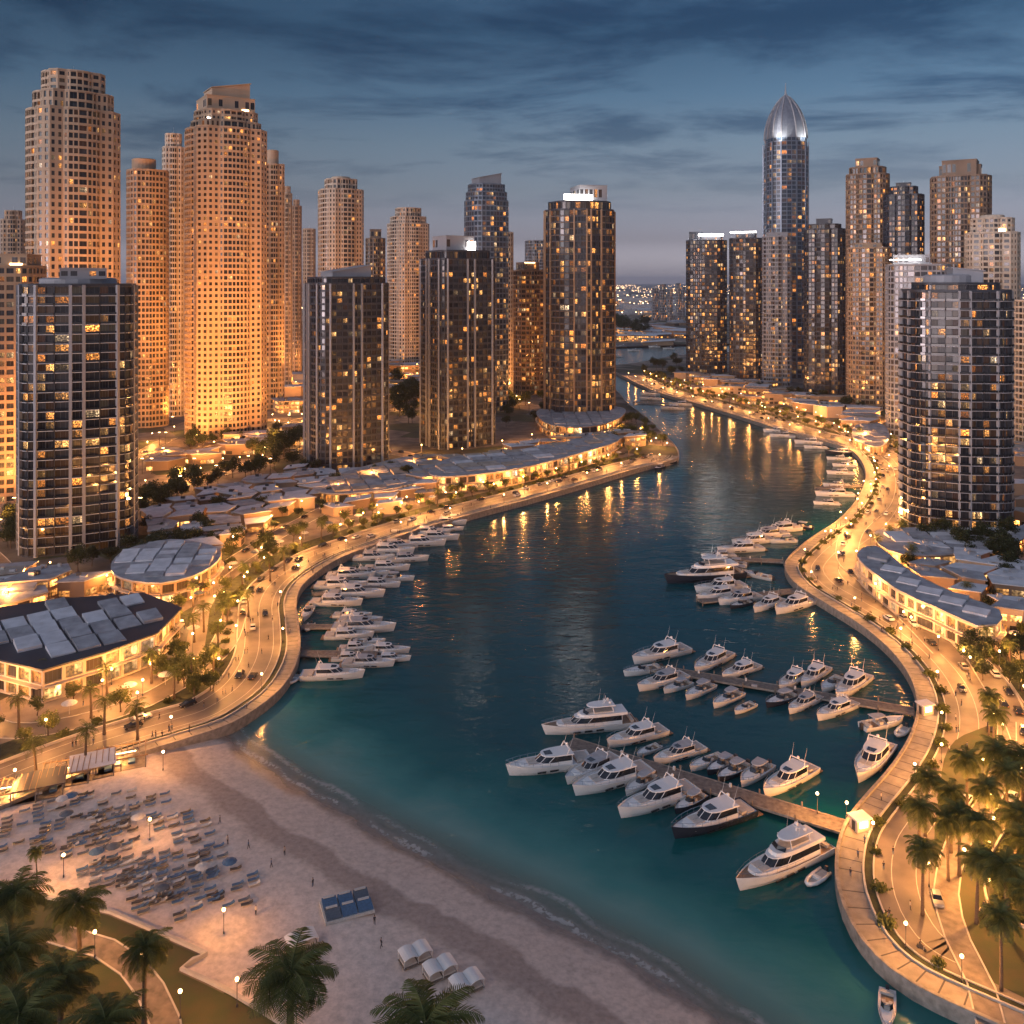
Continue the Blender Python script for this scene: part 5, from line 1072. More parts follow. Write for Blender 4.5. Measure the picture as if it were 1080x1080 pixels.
def cruiser(dark=False, top='gel'):
    r = empty('cabin_cruiser'); L, B = 15, 4.4; h, d, rows = hull_mb(L, B, 1.25, .6, sheer=.6)
    h.build('hull', [M_['navy' if dark else 'gel'], M_['navy']], r); d.build('deck', M_['gel'], r)
    MB().box(-L/2-1.1, -L/2+.05, -B*.42, B*.42, .2, .34).build('swim_platform', M_['teak'], r)
    MB().prism(nose(-1.5, 5.6, 3.5, 3.3), 1.1, nose(-1.5, 5.2, 3.3, 2.9), 1.75).build('foredeck_trunk', M_['gel'], r)
    for s in (1, -1): MB().box(2.2, 3.9, .1 if s > 0 else -1.05, 1.05 if s > 0 else -.1, 1.76, 1.86).build('sun_pad', M_['cushion'], r)
    zt = house(r, -3.6, 2.6, 3.7, 3.5, 1.2, 1, .85, .2, 1.3, roofm=top, base=.65)
    MB().prism([(-.4, -.75), (.9, -.6), (.9, .6), (-.4, .75)], zt+.01, None, zt+.05).build('sunroof', M_['sea_glass'], r)
    MB().tube([(-2.6, -1.6, zt-.2), (-3.2, -1.5, zt+.75), (-3.2, 1.5, zt+.75), (-2.6, 1.6, zt-.2)], .11, 5).build('radar_arch', M_['gel'], r); MB().ball((-3.2, 0, zt+1.0), .26, 8, 6).build('radar_dome', M_['gel'], r, True)
    for s in (1, -1): MB().tube([(-3.2, s*1.3, zt+.7), (-4.0, s*1.4, zt+3.0)], [.03, .01], 4).build('antenna', M_['white'], r)
    MB().box(-5.6, -4.6, -1.5, 1.5, 1.05, 1.5).build('cockpit_sofa', M_['cushion'], r); MB().box(-7.0, -5.7, -1.7, 1.7, 1.05, 1.28).build('stern_pad', M_['cushion'], r)
    MB().box(-5.5, -3.7, -1.8, 1.8, 1.04, 1.07).build('cockpit_sole', M_['teak'], r)
    for s in (1, -1):
        for k in range(2): MB().box(-1+k*2.2, .5+k*2.2, s*(B/2-.09)-.1, s*(B/2-.09)+.1, .62, .82).build('port_window', M_['sea_glass'], r)
    rail(r, rows, 9, 22, .6); return r
def runabout(dark=False, top='canvas'):
    r = empty('small_motorboat'); L, B = 9, 2.9; h, d, rows = hull_mb(L, B, .85, .4, sheer=.55)
    h.build('hull', [M_['navy' if dark else 'gel'], M_['navy']], r); d.build('deck', M_['gel'], r)
    MB().prism(nose(.2, 3.4, 2.1, 1.9), .75, nose(.2, 3.0, 1.9, 1.6), 1.12).build('foredeck_trunk', M_['gel'], r)
    ws = [(.1, -1.0), (.9, -.5), (.9, .5), (.1, 1.0), (.0, .95), (.78, .45), (.78, -.45), (0, -.95)]
    MB().prism(ws, 1.0, [(x-.4, y*.92) for x, y in ws], 1.65).build('windscreen', M_['sea_glass'], r)
    MB().box(-3.9, -3.2, -1.1, 1.1, .65, 1.1).build('stern_seat', M_['cushion'], r); 
    for s in (1, -1): MB().box(-1.3, -.6, s*.55-.3, s*.55+.3, .65, 1.25).build('helm_seat', M_['cushion'], r)
    MB().box(-3.1, .0, -1.0, 1.0, .66, .69).build('cockpit_sole', M_['teak'], r)
    if top:
        MB().prism(nose(-2.6, .3, 2.1, 2.0), 2.1, nose(-2.5, .2, 1.9, 1.8), 2.22).build('canopy', M_[top], r)
        for x, y in ((-2.3, .95), (-2.3, -.95), (-.1, .9), (-.1, -.9)): MB().tube([(x, y, .8), (x, y*1.0, 2.12)], .04, 4).build('canopy_post', M_['chrome'], r)
    MB().box(-4.95, -4.45, -.3, .3, .1, 1.2).build('outboard_motor', M_['charcoal'], r); rail(r, rows, 12, 22, .4); return r
def dinghy(dark=False, top=None):
    r = empty('dinghy'); L, B = 5, 2.1; pts = [(-2.4, -.8, .35), (-.5, -.85, .35), (1.2, -.7, .42), (2.1, -.35, .55), (2.4, 0, .6), (2.1, .35, .55), (1.2, .7, .42), (-.5, .85, .35), (-2.4, .8, .35)]
    MB().tube(pts, [.2]+[.26]*7+[.2], 8).build('hull_tube', M_['gel'], r, True); MB().prism([(p[0], p[1]) for p in pts], .18, None, .3).build('floor', M_['cushion'], r)
    MB().box(-.3, .3, -.6, .6, .3, .6).build('bench', M_['gel'], r); MB().box(-2.75, -2.4, -.2, .2, 0, .9).build('outboard_motor', M_['charcoal'], r); return r
BK = {'Y': (yacht_big, 25.5), 'C': (cruiser, 16), 'R': (runabout, 9.6), 'D': (dinghy, 5.2)}
PROTO = {}; BOATS = []
LOOK = {('Y', 0): 'large white flybridge yacht', ('Y', 1): 'large dark-hulled yacht', ('C', 0): 'white cabin cruiser with hardtop', ('C', 1): 'dark-hulled cabin cruiser', ('C', 2): 'cabin cruiser with grey top', ('R', 0): 'small white motorboat with grey canopy', ('R', 1): 'small dark-hulled motorboat', ('R', 2): 'small open white motorboat', ('D', 0): 'tiny pale inflatable dinghy'}
def boat(bow, stern, k='C', v=0, label=None):
    a, b = Vector(P(*bow, .5)), Vector(P(*stern, .5)); L_ = (a-b).length; c = (a+b)/2; key = (k, v)
    if key not in PROTO:
        fn = BK[k][0]; PROTO[key] = fn(v == 1) if v != 2 else fn(False, 'canvas' if k == 'C' else None); o = PROTO[key]
    else: o = copy_tree(PROTO[key]); 
    for kk in ('label', 'category', 'group'):
        if kk in o: del o[kk]
    s = L_/BK[k][1]*1.08; s = max(.62, min(1.45, s)); o.location = (c.x, c.y, 0); o.rotation_euler = (0, 0, math.atan2(a.y-b.y, a.x-b.x)); o.scale = (s, s*random.uniform(.95, 1.05), s)
    if label: tag(o, label, 'yacht' if k == 'Y' else 'boat'); 
    else: BOATS.append((o, LOOK[key]))
    return o
boat((573, 773), (668, 762), 'Y', 0, 'largest white flybridge yacht, moored at the free end of the near pier')
boat((778, 938), (868, 893), 'Y', 0, 'large white flybridge yacht alone below the near pier gate')
boat((535, 816), (622, 802), 'C', 0, 'white cabin cruiser, outermost on the beach side of the near pier')
boat((597, 826), (650, 800), 'C', 2, 'grey-topped cruiser between the outermost cruiser and its larger white neighbour')
boat((604, 838), (684, 812), 'C', 0, 'white cabin cruiser second in the row along the near pier, beach side')
boat((651, 862), (732, 832), 'C', 0, 'white cabin cruiser third in the row along the near pier, beach side')
boat((707, 884), (792, 853), 'C', 1, 'dark-hulled white-decked cruiser, last in the row before the pier gate')
boat((660, 838), (690, 818), 'R', 0); boat((712, 857), (742, 838), 'R', 1); boat((850, 935), (872, 917), 'D', 0)
boat((641, 787), (700, 770), 'C', 0); boat((690, 805), (740, 788), 'C', 2); boat((672, 797), (695, 786), 'R', 2); boat((728, 812), (762, 798), 'R', 2); boat((746, 816), (775, 800), 'R', 1); boat((757, 824), (788, 806), 'R', 1)
boat((780, 830), (812, 806), 'R', 0); boat((806, 840), (855, 810), 'C', 0, 'white cruiser nearest the gate on the marina side of the near pier')
boat((903, 827), (935, 785), 'C', 0, 'white cruiser with open cockpit moored beside the quay above the near pier'); boat((955, 760), (907, 768), 'R', 0); boat((945, 778), (957, 765), 'D', 0); boat((935, 1088), (936, 1045), 'R', 2, 'small white motorboat moored by the quay at the bottom edge of the photo')
for b, s_, k, v in (((657, 712), (697, 704), 'R', 2), ((673, 728), (722, 713), 'C', 2), ((700, 730), (728, 720), 'R', 0), ((722, 738), (752, 722), 'R', 0), ((750, 747), (783, 730), 'R', 0), ((665, 700), (726, 684), 'C', 0), ((733, 710), (768, 690), 'C', 0), ((762, 716), (798, 702), 'C', 0),
                    ((808, 745), (838, 733), 'R', 1), ((832, 752), (862, 735), 'C', 2), ((862, 759), (900, 742), 'C', 0), ((822, 728), (848, 710), 'C', 0), ((845, 725), (870, 705), 'C', 0), ((866, 731), (888, 715), 'R', 2), ((882, 738), (912, 714), 'C', 0), ((775, 752), (795, 742), 'R', 2)): boat(b, s_, k, v)
boat((702, 614), (782, 606), 'Y', 1, 'long dark-hulled yacht reaching furthest out at the right bank point')
for b, s_, k, v in (((727, 625), (790, 617), 'C', 0), ((735, 633), (778, 625), 'C', 0), ((758, 637), (800, 629), 'C', 2), ((795, 645), (824, 633), 'C', 0), ((818, 647), (855, 634), 'C', 0), ((770, 641), (792, 635), 'R', 1), ((760, 600), (795, 606), 'R', 0), ((775, 603), (822, 612), 'R', 2),
                    ((748, 583), (812, 578), 'C', 0), ((768, 575), (818, 569), 'C', 0), ((785, 568), (832, 563), 'C', 2), ((800, 562), (845, 557), 'C', 0), ((757, 593), (788, 596), 'R', 0), ((828, 553), (858, 558), 'R', 1), ((740, 588), (775, 586), 'C', 2), ((812, 572), (840, 570), 'R', 0)): boat(b, s_, k, v)
for x0, x1, y in ((468, 497, 547), (455, 492, 552), (460, 489, 558), (443, 470, 555), (433, 475, 563), (440, 484, 568), (405, 437, 566), (418, 472, 574), (398, 442, 576), (383, 440, 583), (373, 416, 589), (408, 452, 590), (385, 432, 600), (368, 410, 606), (402, 438, 611), (378, 422, 618), (345, 396, 608), (333, 386, 619), (345, 407, 628), (328, 382, 637), (352, 392, 650), (358, 403, 655), (348, 420, 664), (343, 394, 671), (372, 406, 677), (358, 396, 683), (385, 432, 687), (393, 433, 695), (362, 416, 701), (318, 384, 713), (350, 390, 694)):
    boat((x1, y), (x0, y+random.uniform(-1.5, 1.5)), random.choice('CCCR') if x1-x0 < 50 else 'C', random.choice((0, 0, 2, 0)))
boat((305, 722), (315, 710), 'D'); boat((320, 655), (328, 640), 'R', 2); boat((322, 668), (330, 655), 'D')
for x0, x1, y in ((668, 705, 416), (672, 700, 421), (700, 735, 427), (690, 728, 431), (805, 832, 455), (812, 838, 460), (838, 868, 467), (848, 872, 472), (870, 902, 478), (878, 902, 491), (872, 900, 499), (868, 896, 512), (860, 900, 522), (858, 885, 531), (872, 896, 484)):
    boat((x0, y), (x1, y+.4), 'C', random.choice((0, 2, 0, 1)))
for x, y, k in ((655, 366, 1), (668, 370, 1), (690, 366, 1), (705, 368, 1), (650, 376, 1)): boat((x-6, y), (x+6, y), 'C', 0)
boat((716, 486), (702, 490), 'R', 1); boat((690, 496), (700, 492), 'R', 1)
# ------------------------------------------------------------------ piers
def pier(a, b, w, label):
    A, B = Vector(P(*a, 1.1)), Vector(P(*b, 1.1)); d = (B-A); L_ = d.length; th = math.atan2(d.y, d.x); r = empty('pier', (A.x, A.y, 0), th, label=label, cat='pier')
    MB().box(0, L_, -w/2, w/2, .85, 1.15).build('deck', M_['wood'], r)
    for s in (-1, 1): MB().box(0, L_, s*(w/2)-.12, s*(w/2)+.12, .75, 1.28).build('fender_edge', M_['stone'], r)
    n = max(2, int(L_/9))
    for i in range(n+1):
        for s in (-1, 1): MB().tube([(i*L_/n, s*(w/2+.3), -2.5), (i*L_/n, s*(w/2+.3), 2.1), (i*L_/n, s*(w/2+.3), 2.25)], [.2, .2, .08], 8).build('pile', M_['wood'], r)
    for i in range(1, max(2, int(L_/14))): MB().box(i*14-.25, i*14+.25, w/2-.9, w/2-.4, 1.15, 2.0).build('service_pedestal', M_['white'], r)
    if L_ > 70:
        for i in range(int(L_/22)): MB().box(i*22+8, i*22+9.6, -w/2+.3, -w/2+1.0, 1.15, 1.7).build('locker', M_['canvas'], r)
    return r
pier((600, 783), (890, 872), 5.2, 'long board pier nearest the camera on the right bank'); pier((688, 704), (964, 750), 4.2, 'long board pier second from the camera on the right bank')
pier((738, 634), (846, 622), 4, 'pier at the right bank point behind the dark yacht'); pier((756, 588), (826, 592), 4, 'upper pier above the right bank point')
pier((318, 661), (398, 660), 3.5, 'upper short pier on the left bank bend'); pier((316, 689), (398, 690), 4, 'lower short pier on the left bank bend'); pier((330, 627), (400, 618), 3, 'pier among the crowded boats on the left bank'); pier((350, 604), (425, 596), 3, 'topmost pier among the boats on the left bank')
pier((668, 424), (720, 426), 5, 'far pier on the right bank opposite the bronze tower'); pier((862, 515), (908, 512), 4, 'pier in the bay left of the curved-balcony tower')
# gate arch at the pier heads
for (px, py), lb in (((897, 874), 'small lit gatehouse at the head of the near pier'), ((968, 752), 'small gatehouse at the head of the second pier')):
    x, y = P(px, py, LZ); g = empty('gatehouse', (x+2, y, LZ), .3, label=lb, cat='gatehouse'); MB().box(-1.6, 1.6, -1.3, 1.3, 0, 2.6).build('wall', M_['cream'], g); MB().box(-2, 2, -1.7, 1.7, 2.6, 2.85).build('roof', M_['roofp'], g); MB().box(-1.0, 1.0, -1.36, -1.3, .9, 2.2).build('window', M_['stripw'], g)
    MB().box(-1.66, -1.6, -.5, .5, 0, 2.1).build('door', M_['charcoal'], g)

# ------------------------------------------------------------------ beach furniture
BS = []
def lounger(col):
    r = empty('beach_lounger'); MB().box(-1.0, 1.0, -.34, .34, .26, .32).build('frame', M_['pale'], r)
    MB().prism([(-1.0, -.32), (.35, -.32), (.35, .32), (-1.0, .32)], .33, None, .43).prism([(.36, -.32), (1.0, -.32), (1.0, .32), (.36, .32)], [.33, .60, .60, .33], None, [.43, .72, .72, .43]).build('mattress', M_[col], r)
    for x in (-.85, .8):
        for y in (-.28, .28): MB().box(x-.04, x+.04, y-.04, y+.04, 0, .26).build('leg', M_['pale'], r)
    return r
LP = {c: lounger(c) for c in ('blue', 'slate', 'pale', 'charcoal')}; used = set(); LLK = {'blue': 'blue beach lounger', 'slate': 'slate grey beach lounger', 'pale': 'pale beach lounger', 'charcoal': 'black beach lounger'}
def put_lounger(x, y, z, rz, c, s=1.3):
    o = LP[c] if c not in used else copy_tree(LP[c]); used.add(c); o.location = (x, y, z); o.rotation_euler = (0, 0, rz); o.scale = (s, s, s); return o
def parasol_meshes(col, r=1.5):
    pole = MB().tube([(0, 0, 0), (0, 0, 2.5)], [.05, .04], 6).mesh('pole', M_['pale']); n = 10; ca = MB()
    ca.v = [(0, 0, 2.75)]+[(math.cos(a)*r*.6, math.sin(a)*r*.6, 2.55) for a in np.linspace(0, 2*math.pi, n, endpoint=False)]+[(math.cos(a)*r, math.sin(a)*r, 2.2) for a in np.linspace(0, 2*math.pi, n, endpoint=False)]
    ca.f = [(0, 1+i, 1+(i+1) % n) for i in range(n)]+[(1+i, 1+n+i, 1+n+(i+1) % n, 1+(i+1) % n) for i in range(n)]; ca.m = [0]*len(ca.f); return pole, ca.mesh('canopy', M_[col])
PAR = {c: parasol_meshes(c) for c in ('pale', 'slate', 'blue')}; PRS = []
def parasol(x, y, z, c, s=1):
    o = empty('parasol', (x, y, z), random.random()); p, q = PAR[c]; link('pole', p, o); link('canopy', q, o); o.scale = (s, s, s); PRS.append((o, {'pale': 'pale parasol', 'slate': 'slate grey parasol', 'blue': 'blue parasol'}[c]))
rb = random.Random(11); tableM = MB().tube([(0, 0, 0), (0, 0, .45)], .06, 6).tube([(0, 0, .45), (0, 0, .5)], .32, 10).mesh('side_table', M_['wood']); TBL = []
clusters = [(72, 868, 3, 4), (45, 884, 2, 4), (98, 858, 3, 3), (128, 842, 3, 3), (140, 852, 3, 3), (165, 848, 3, 3), (100, 884, 4, 3), (84, 900, 3, 3), (88, 880, 3, 4), (180, 864, 4, 3), (188, 872, 3, 3), (203, 884, 5, 3), (122, 905, 4, 3), (140, 915, 4, 3), (158, 905, 4, 3), (172, 925, 4, 3),
            (118, 922, 3, 3), (134, 932, 3, 3), (150, 938, 4, 3), (170, 940, 3, 3), (190, 915, 3, 3), (228, 905, 3, 2), (212, 930, 3, 2), (235, 918, 2, 2), (208, 945, 3, 2), (176, 955, 3, 3), (158, 952, 2, 3), (252, 930, 2, 2), (236, 942, 2, 1), (60, 850, 3, 4), (30, 862, 3, 3), (110, 870, 4, 3), (275, 955, 1, 2), (20, 880, 3, 4), (62, 892, 3, 3), (10, 895, 2, 4), (40, 900, 2, 3), (112, 862, 3, 3), (150, 870, 3, 3), (128, 888, 3, 3), (198, 900, 3, 3), (218, 918, 3, 2), (192, 932, 3, 3), (100, 912, 3, 3), (205, 962, 2, 2), (224, 952, 2, 2), (245, 955, 1, 2), (262, 940, 1, 2), (85, 845, 3, 3), (150, 925, 3, 3)]
clusters = [(a+rb.uniform(-7, 7), b+rb.uniform(-4, 4), c, d) for a, b, c, d in clusters]
for cx, cy_, n, m in clusters:
    x0, y0 = P(cx, cy_, 2); rz0 = R(26)+rb.uniform(-.05, .05)
    for i in range(n):
        for j in range(m):
            if rb.random() < .34: continue
            dx, dy = rot2(((j-(m-1)/2)*3.0, (i-(n-1)/2)*1.7), rz0); x, y = x0+dx+rb.uniform(-.2, .2), y0+dy+rb.uniform(-.12, .12)
            c = rb.choice(('blue', 'blue', 'slate', 'charcoal', 'charcoal', 'pale')); z = float(sand_z(*[np.array([[v]]) for v in (x, y)], shore_d(np.array([[x]]), np.array([[y]])))[0, 0])
            BS.append((put_lounger(x, y, z+.0, rz0+rb.uniform(-.05, .05), c, 1.1), LLK[c]))
    if rb.random() < .22:
        z = 2.0; parasol(x0+rb.uniform(-1.5, 1.5), y0+rb.uniform(-1.5, 1.5), 1.9, rb.choice(('pale', 'slate', 'blue', 'slate')), 1.0)
# platform with blue daybeds
x, y = P(366, 958, 2); r = empty('daybed_platform', (x, y, 1.95), R(22), label='white deck on the sand carrying six blue sunbeds in two rows', cat='beach platform')
MB().box(-4.6, 4.6, -3.1, 3.1, 0, .5).build('deck', M_['pale'], r)
for i in range(3):
    for j in range(2):
        o = MB().prism([(-4.3+i*3, -2.8+j*3), (-1.6+i*3, -2.8+j*3), (-1.6+i*3, -.2+j*3), (-4.3+i*3, -.2+j*3)], .51, None, [.75, .75, 1.25, 1.25]).build('daybed', M_['blue' if (i+j) % 3 else 'slate'], r)
        MB().box(-4.0+i*3, -1.9+i*3, -.55+j*3, -.1+j*3, 1.25, 1.45).build('pillow', M_['pale'], o)
for (px, py, lb) in ((438, 1004, 'white-roofed beach cabana, furthest left of the three on the open sand'), (464, 1019, 'white-roofed beach cabana, middle of the three on the open sand'), (492, 1034, 'white-roofed beach cabana, furthest right of the three on the open sand'), (318, 990, 'white and blue beach cabana half behind the biggest foreground palm')):
    x, y = P(px, py, 3.5); r = empty('beach_cabana', (x, y, 1.95), R(30), label=lb, cat='beach cabana')
    for sx in (-2.6, 0, 2.6):
        for sy in (-1.3, 1.3): MB().tube([(sx, sy, 0), (sx, sy, 1.75)], .07, 6).build('post', M_['pale'], r)
    MB().box(-2.7, 2.7, -1.4, 1.4, .25, .42).build('base', M_['wood'], r)
    for k in (-1, 1):
        MB().box(k*1.32-1.15, k*1.32+1.15, -1.15, 1.15, .43, .7).build('mattress', M_['cushion'], r)
        q = [(k*1.35-1.3, -1.55), (k*1.35+1.3, -1.55), (k*1.35+1.3, 1.55), (k*1.35-1.3, 1.55)]
        m_ = MB(); ns = 6
        for a in range(ns+1):
            t = a/ns; xx = k*1.35-1.3+2.6*t; zz = 1.75+.35*math.sin(math.pi*t); m_.v += [(xx, -1.6, zz), (xx, 1.6, zz), (xx, 1.6, zz+.12), (xx, -1.6, zz+.12)]
        for a in range(ns):
            b = a*4; m_.f += [(b+3, b+7, b+6, b+2), (b, b+1, b+5, b+4), (b, b+4, b+7, b+3), (b+1, b+2, b+6, b+5)]
        m_.f += [(0, 3, 2, 1), (ns*4, ns*4+1, ns*4+2, ns*4+3)]; m_.m = [0]*len(m_.f); m_.build('roof_panel', M_['white'], r)
# pergolas of the beach club
for k, (px, py, w, d, rz, lit, lb) in enumerate(((128, 806, 11, 7, 22, 1, 'open timber pergola at the beach end of the promenade, nearest the water'), (98, 815, 9, 7, 25, 0, 'white-roofed beach club hut next to the open pergola'), (70, 822, 10, 7, 20, 1, 'lit timber pergola in the middle of the beach club'), (42, 836, 10, 7, 22, 0, 'dark-roofed beach club hut left of the lit pergola'), (14, 842, 10, 7, 20, 1, 'lit timber pergola at the left end of the beach club'))):
    x, y = P(px, py, 2); r = empty('beach_pergola' if lit else 'beach_hut', (x, y, 1.9), R(rz), label=lb, cat='pergola' if lit else 'beach hut')
    for sx in (-w/2, 0, w/2):
        for sy in (-d/2, d/2): MB().box(sx-.12, sx+.12, sy-.12, sy+.12, 0, 2.9).build('post', M_['wood'], r)
    for sy in (-d/2, d/2): MB().box(-w/2-.5, w/2+.5, sy-.1, sy+.1, 2.9, 3.2).build('beam', M_['teak'], r)
    MB().box(-w/2, w/2, -d/2, d/2, .05, .22).build('deck', M_['wood'], r)
    if lit:
        for i in range(9): MB().box(-w/2+i*w/8-.09, -w/2+i*w/8+.09, -d/2-.5, d/2+.5, 3.2, 3.4).build('rafter', M_['teak'], r)
        MB().box(-w*.3, w*.3, -.12, .12, 2.75, 2.84).build('light_bar', M_['stripw'], r); l = bpy.data.objects.new('pergola_light', L_LOW); COL.objects.link(l); l.parent = r; l.location = (0, 0, 2.3)
    else: MB().box(-w/2-.6, w/2+.6, -d/2-.6, d/2+.6, 3.2, 3.35).build('roof', M_['roofp' if k == 1 else 'greyd'], r)
    for i in range(3): MB().box(-w/2+1+i*3, -w/2+2.6+i*3, -1, 1, .22, .7).build('sofa', M_[('slate', 'pale', 'blue')[i]], r)

# ------------------------------------------------------------------ people
def person_mesh(pose, top, legs):
    me = bpy.data.meshes.new('p'); st = {'walk': (.22, -.20, .12), 'stand': (.08, .06, .02)}[pose]
    J = [(0, 0, .95), (0, 0, 1.15), (0, 0, 1.40), (0, 0, 1.50), (0, 0, 1.60), (.01, 0, 1.70),
         (.02, .10, .90), (st[0]*.6, .10, .50), (st[0], .10, .08), (st[0]+.14, .11, .03), (.02, -.10, .90), (st[1]*.3, -.10, .50), (st[1], -.10, .10), (st[1]+.14, -.11, .04),
         (0, .17, 1.40), (-st[2], .22, 1.15), (-st[2]+.10, .23, .92), (0, -.17, 1.40), (st[2], -.22, 1.15), (st[2]+.12, -.22, .93)]
    E = [(0, 1), (1, 2), (2, 3), (3, 4), (4, 5), (0, 6), (6, 7), (7, 8), (8, 9), (0, 10), (10, 11), (11, 12), (12, 13), (2, 14), (14, 15), (15, 16), (2, 17), (17, 18), (18, 19)]
    rad = [.14, .13, .15, .06, .10, .085, .10, .075, .05, .04, .10, .075, .05, .04, .065, .045, .035, .065, .045, .035]
    me.from_pydata(J, E, []); o = bpy.data.objects.new('p', me); COL.objects.link(o); md = o.modifiers.new('s', 'SKIN'); o.modifiers.new('u', 'SUBSURF').levels = 1
    for v, r_ in zip(me.skin_vertices[0].data, rad): v.radius = (r_, r_)
    me.skin_vertices[0].data[0].use_root = True
    dg = bpy.context.evaluated_depsgraph_get(); m2 = bpy.data.meshes.new_from_object(o.evaluated_get(dg)); bpy.data.objects.remove(o); m2.name = 'body'; m2.materials.clear()
    for k in ('skin', top, legs): m2.materials.append(M_[k])
    for p in m2.polygons: z = p.center.z; p.material_index = 0 if z > 1.47 or (abs(p.center.y) > .17 and z < 1.12 and z > .8) else (1 if z > .93 else (2 if z > .07 else 2)); p.use_smooth = True
    return m2
PM = [(person_mesh(p, t, l), c) for p, t, l, c in (('walk', 'cloth1', 'cloth1', 'person in dark clothes walking'), ('walk', 'cloth2', 'cloth1', 'person in a blue top walking'), ('stand', 'cloth3', 'cloth1', 'person in a pale top standing'), ('stand', 'cloth1', 'cloth2', 'person in a dark top standing'))]
hairM = MB().ball((.0, 0, 1.73), .105, 8, 6).mesh('hair', M_['hair'], True); PE = []
def person(x, y, z, rz=None):
    m, lk = random.choice(PM); o = empty('person', (x, y, z), random.random()*6.28 if rz is None else rz); link('body', m, o); link('hair', hairM, o); o.scale = (1.05,)*3; PE.append((o, lk)); return o
def on_path(path, off, px, py):
    return P(px, py, LZ)
for px, py in ((230, 668), (258, 668), (262, 705), (300, 655), (293, 640), (306, 668), (283, 675), (276, 690), (245, 730), (229, 742), (215, 746), (171, 778), (60, 812), (61, 815), (287, 630), (296, 625), (330, 605), (340, 600), (352, 588), (372, 580), (395, 568), (412, 562), (430, 555), (290, 618), (272, 650), (310, 612), (450, 548), (470, 545), (500, 535), (530, 525), (560, 518), (600, 508), (640, 498),
               (862, 600), (856, 585), (878, 622), (880, 630), (898, 640), (908, 645), (928, 655), (946, 665), (947, 662), (962, 680), (980, 695), (988, 712), (990, 716), (1008, 735), (1014, 745), (938, 968), (936, 972), (905, 905), (932, 918), (942, 902), (1008, 760), (1020, 790), (870, 570), (880, 562), (862, 612), (915, 870), (1038, 960), (897, 925), (912, 890), (960, 960)):
    person(*P(px, py, LZ), LZ+.02)
for path, lo_, hi_, n in ((LQn, 2, 19, 62), (RQ[i_far:], 2, 26, 74), (LQn, 32, 38, 22)):
    c_ = [p for p in path if 170 < p.y < 620]
    for _ in range(n):
        k = random.randrange(2, len(c_)-2); d_ = random.uniform(lo_, hi_); q = offset(c_[k-2:k+3], d_)[2]
        for s in range(random.choice((1, 1, 2))): person(q.x+s*.7, q.y+s*.3, LZ+.02)
for px, py in ((300, 900), (232, 868), (240, 890), (286, 915), (262, 895), (210, 905), (395, 975), (270, 965), (330, 935), (402, 1000)):
    x, y = P(px, py, 2); person(x, y, float(min(2, shore_d(np.array([[x]]), np.array([[y]]))[0, 0]*.085)))
# ------------------------------------------------------------------ cars and a scooter
def car(paint):
    r = empty('parked_car'); w = .92
    side = [(-2.2, .32), (-2.28, .75), (-2.05, .98), (-1.2, 1.02), (1.0, 1.0), (2.0, .86), (2.28, .66), (2.3, .34)]
    m = MB(); n = len(side); m.v = [(x, -w, z) for x, z in side]+[(x, w, z) for x, z in side]; m.f = [(i, (i+1) % n, n+(i+1) % n, n+i) for i in range(n)]+[tuple(range(n))[::-1], tuple(range(n, 2*n))]; m.m = [0]*len(m.f); m.build('body', M_[paint], r)
    g = MB(); b = [(-1.85, -.86), (1.05, -.86), (1.05, .86), (-1.85, .86)]; t = [(-1.4, -.68), (.35, -.68), (.35, .68), (-1.4, .68)]; g.prism(b, 1.0, t, 1.46).build('window_glass', M_['sea_glass'], r); MB().prism(t, 1.46, [(x*.95, y*.95) for x, y in t], 1.52).build('roof', M_[paint], r)
    for x in (-1.4, 1.4):
        for s in (-1, 1): wh = MB().tube([(x, s*.78, .33), (x, s*.95, .33)], .33, 12).build('wheel', M_['tyre'], r); MB().tube([(x, s*.955, .33), (x, s*.965, .33)], .18, 8).build('rim', M_['carsilver'], wh)
    for s in (-1, 1): MB().box(2.2, 2.32, s*.62-.18, s*.62+.18, .58, .72).build('headlight', M_['pale'], r); MB().box(-2.31, -2.2, s*.66-.15, s*.66+.15, .68, .84).build('tail_light', M_['orange'], r)
    return r
CP = {c: car(c) for c in ('carblack', 'carwhite', 'carsilver')}; CU = set(); CA = []; CLK = {'carblack': 'black saloon car', 'carwhite': 'white saloon car', 'carsilver': 'silver saloon car'}
def put_car(x, y, rz, c=None):
    c = c or random.choice(list(CP)); o = CP[c] if c not in CU else copy_tree(CP[c]); CU.add(c); o.location = (x, y, LZ+.02); o.rotation_euler = (0, 0, rz); CA.append((o, CLK[c]))
for path, off, st, s0, pr in ((LQn, 18.6, 12, 60, .6), (RQ[i_far:], 25.5, 12, 30, .6), (LQn, 15.2, 38, 80, .8), (RQ[i_far:], 18, 40, 60, .8), (LQn, 11, 52, 120, .8), (RQ[i_far:], 13, 55, 90, .8), (rd[0], 2.5, 16, 8, .6), (rd[1], 2, 19, 8, .6), (rd[3], 3, 17, 9, .6), (rd[4], 2, 16, 8, .7), (rd[0], -3, 23, 8, .5), (rd[5], 1.8, 17, 8, .6)):
    for p, a in walk(offset(path, off), st, s0):
        if random.random() < pr and 150 < p.y < 1500: put_car(p.x, p.y, a+(math.pi if random.random() < .5 else 0), random.choice(('carblack', 'carblack', 'carwhite', 'carsilver')))
x, y = P(972, 1002, LZ); r = empty('motor_scooter', (x, y, LZ+.02), R(-50), label='dark scooter with a rider on the right boulevard near the bottom', cat='scooter')
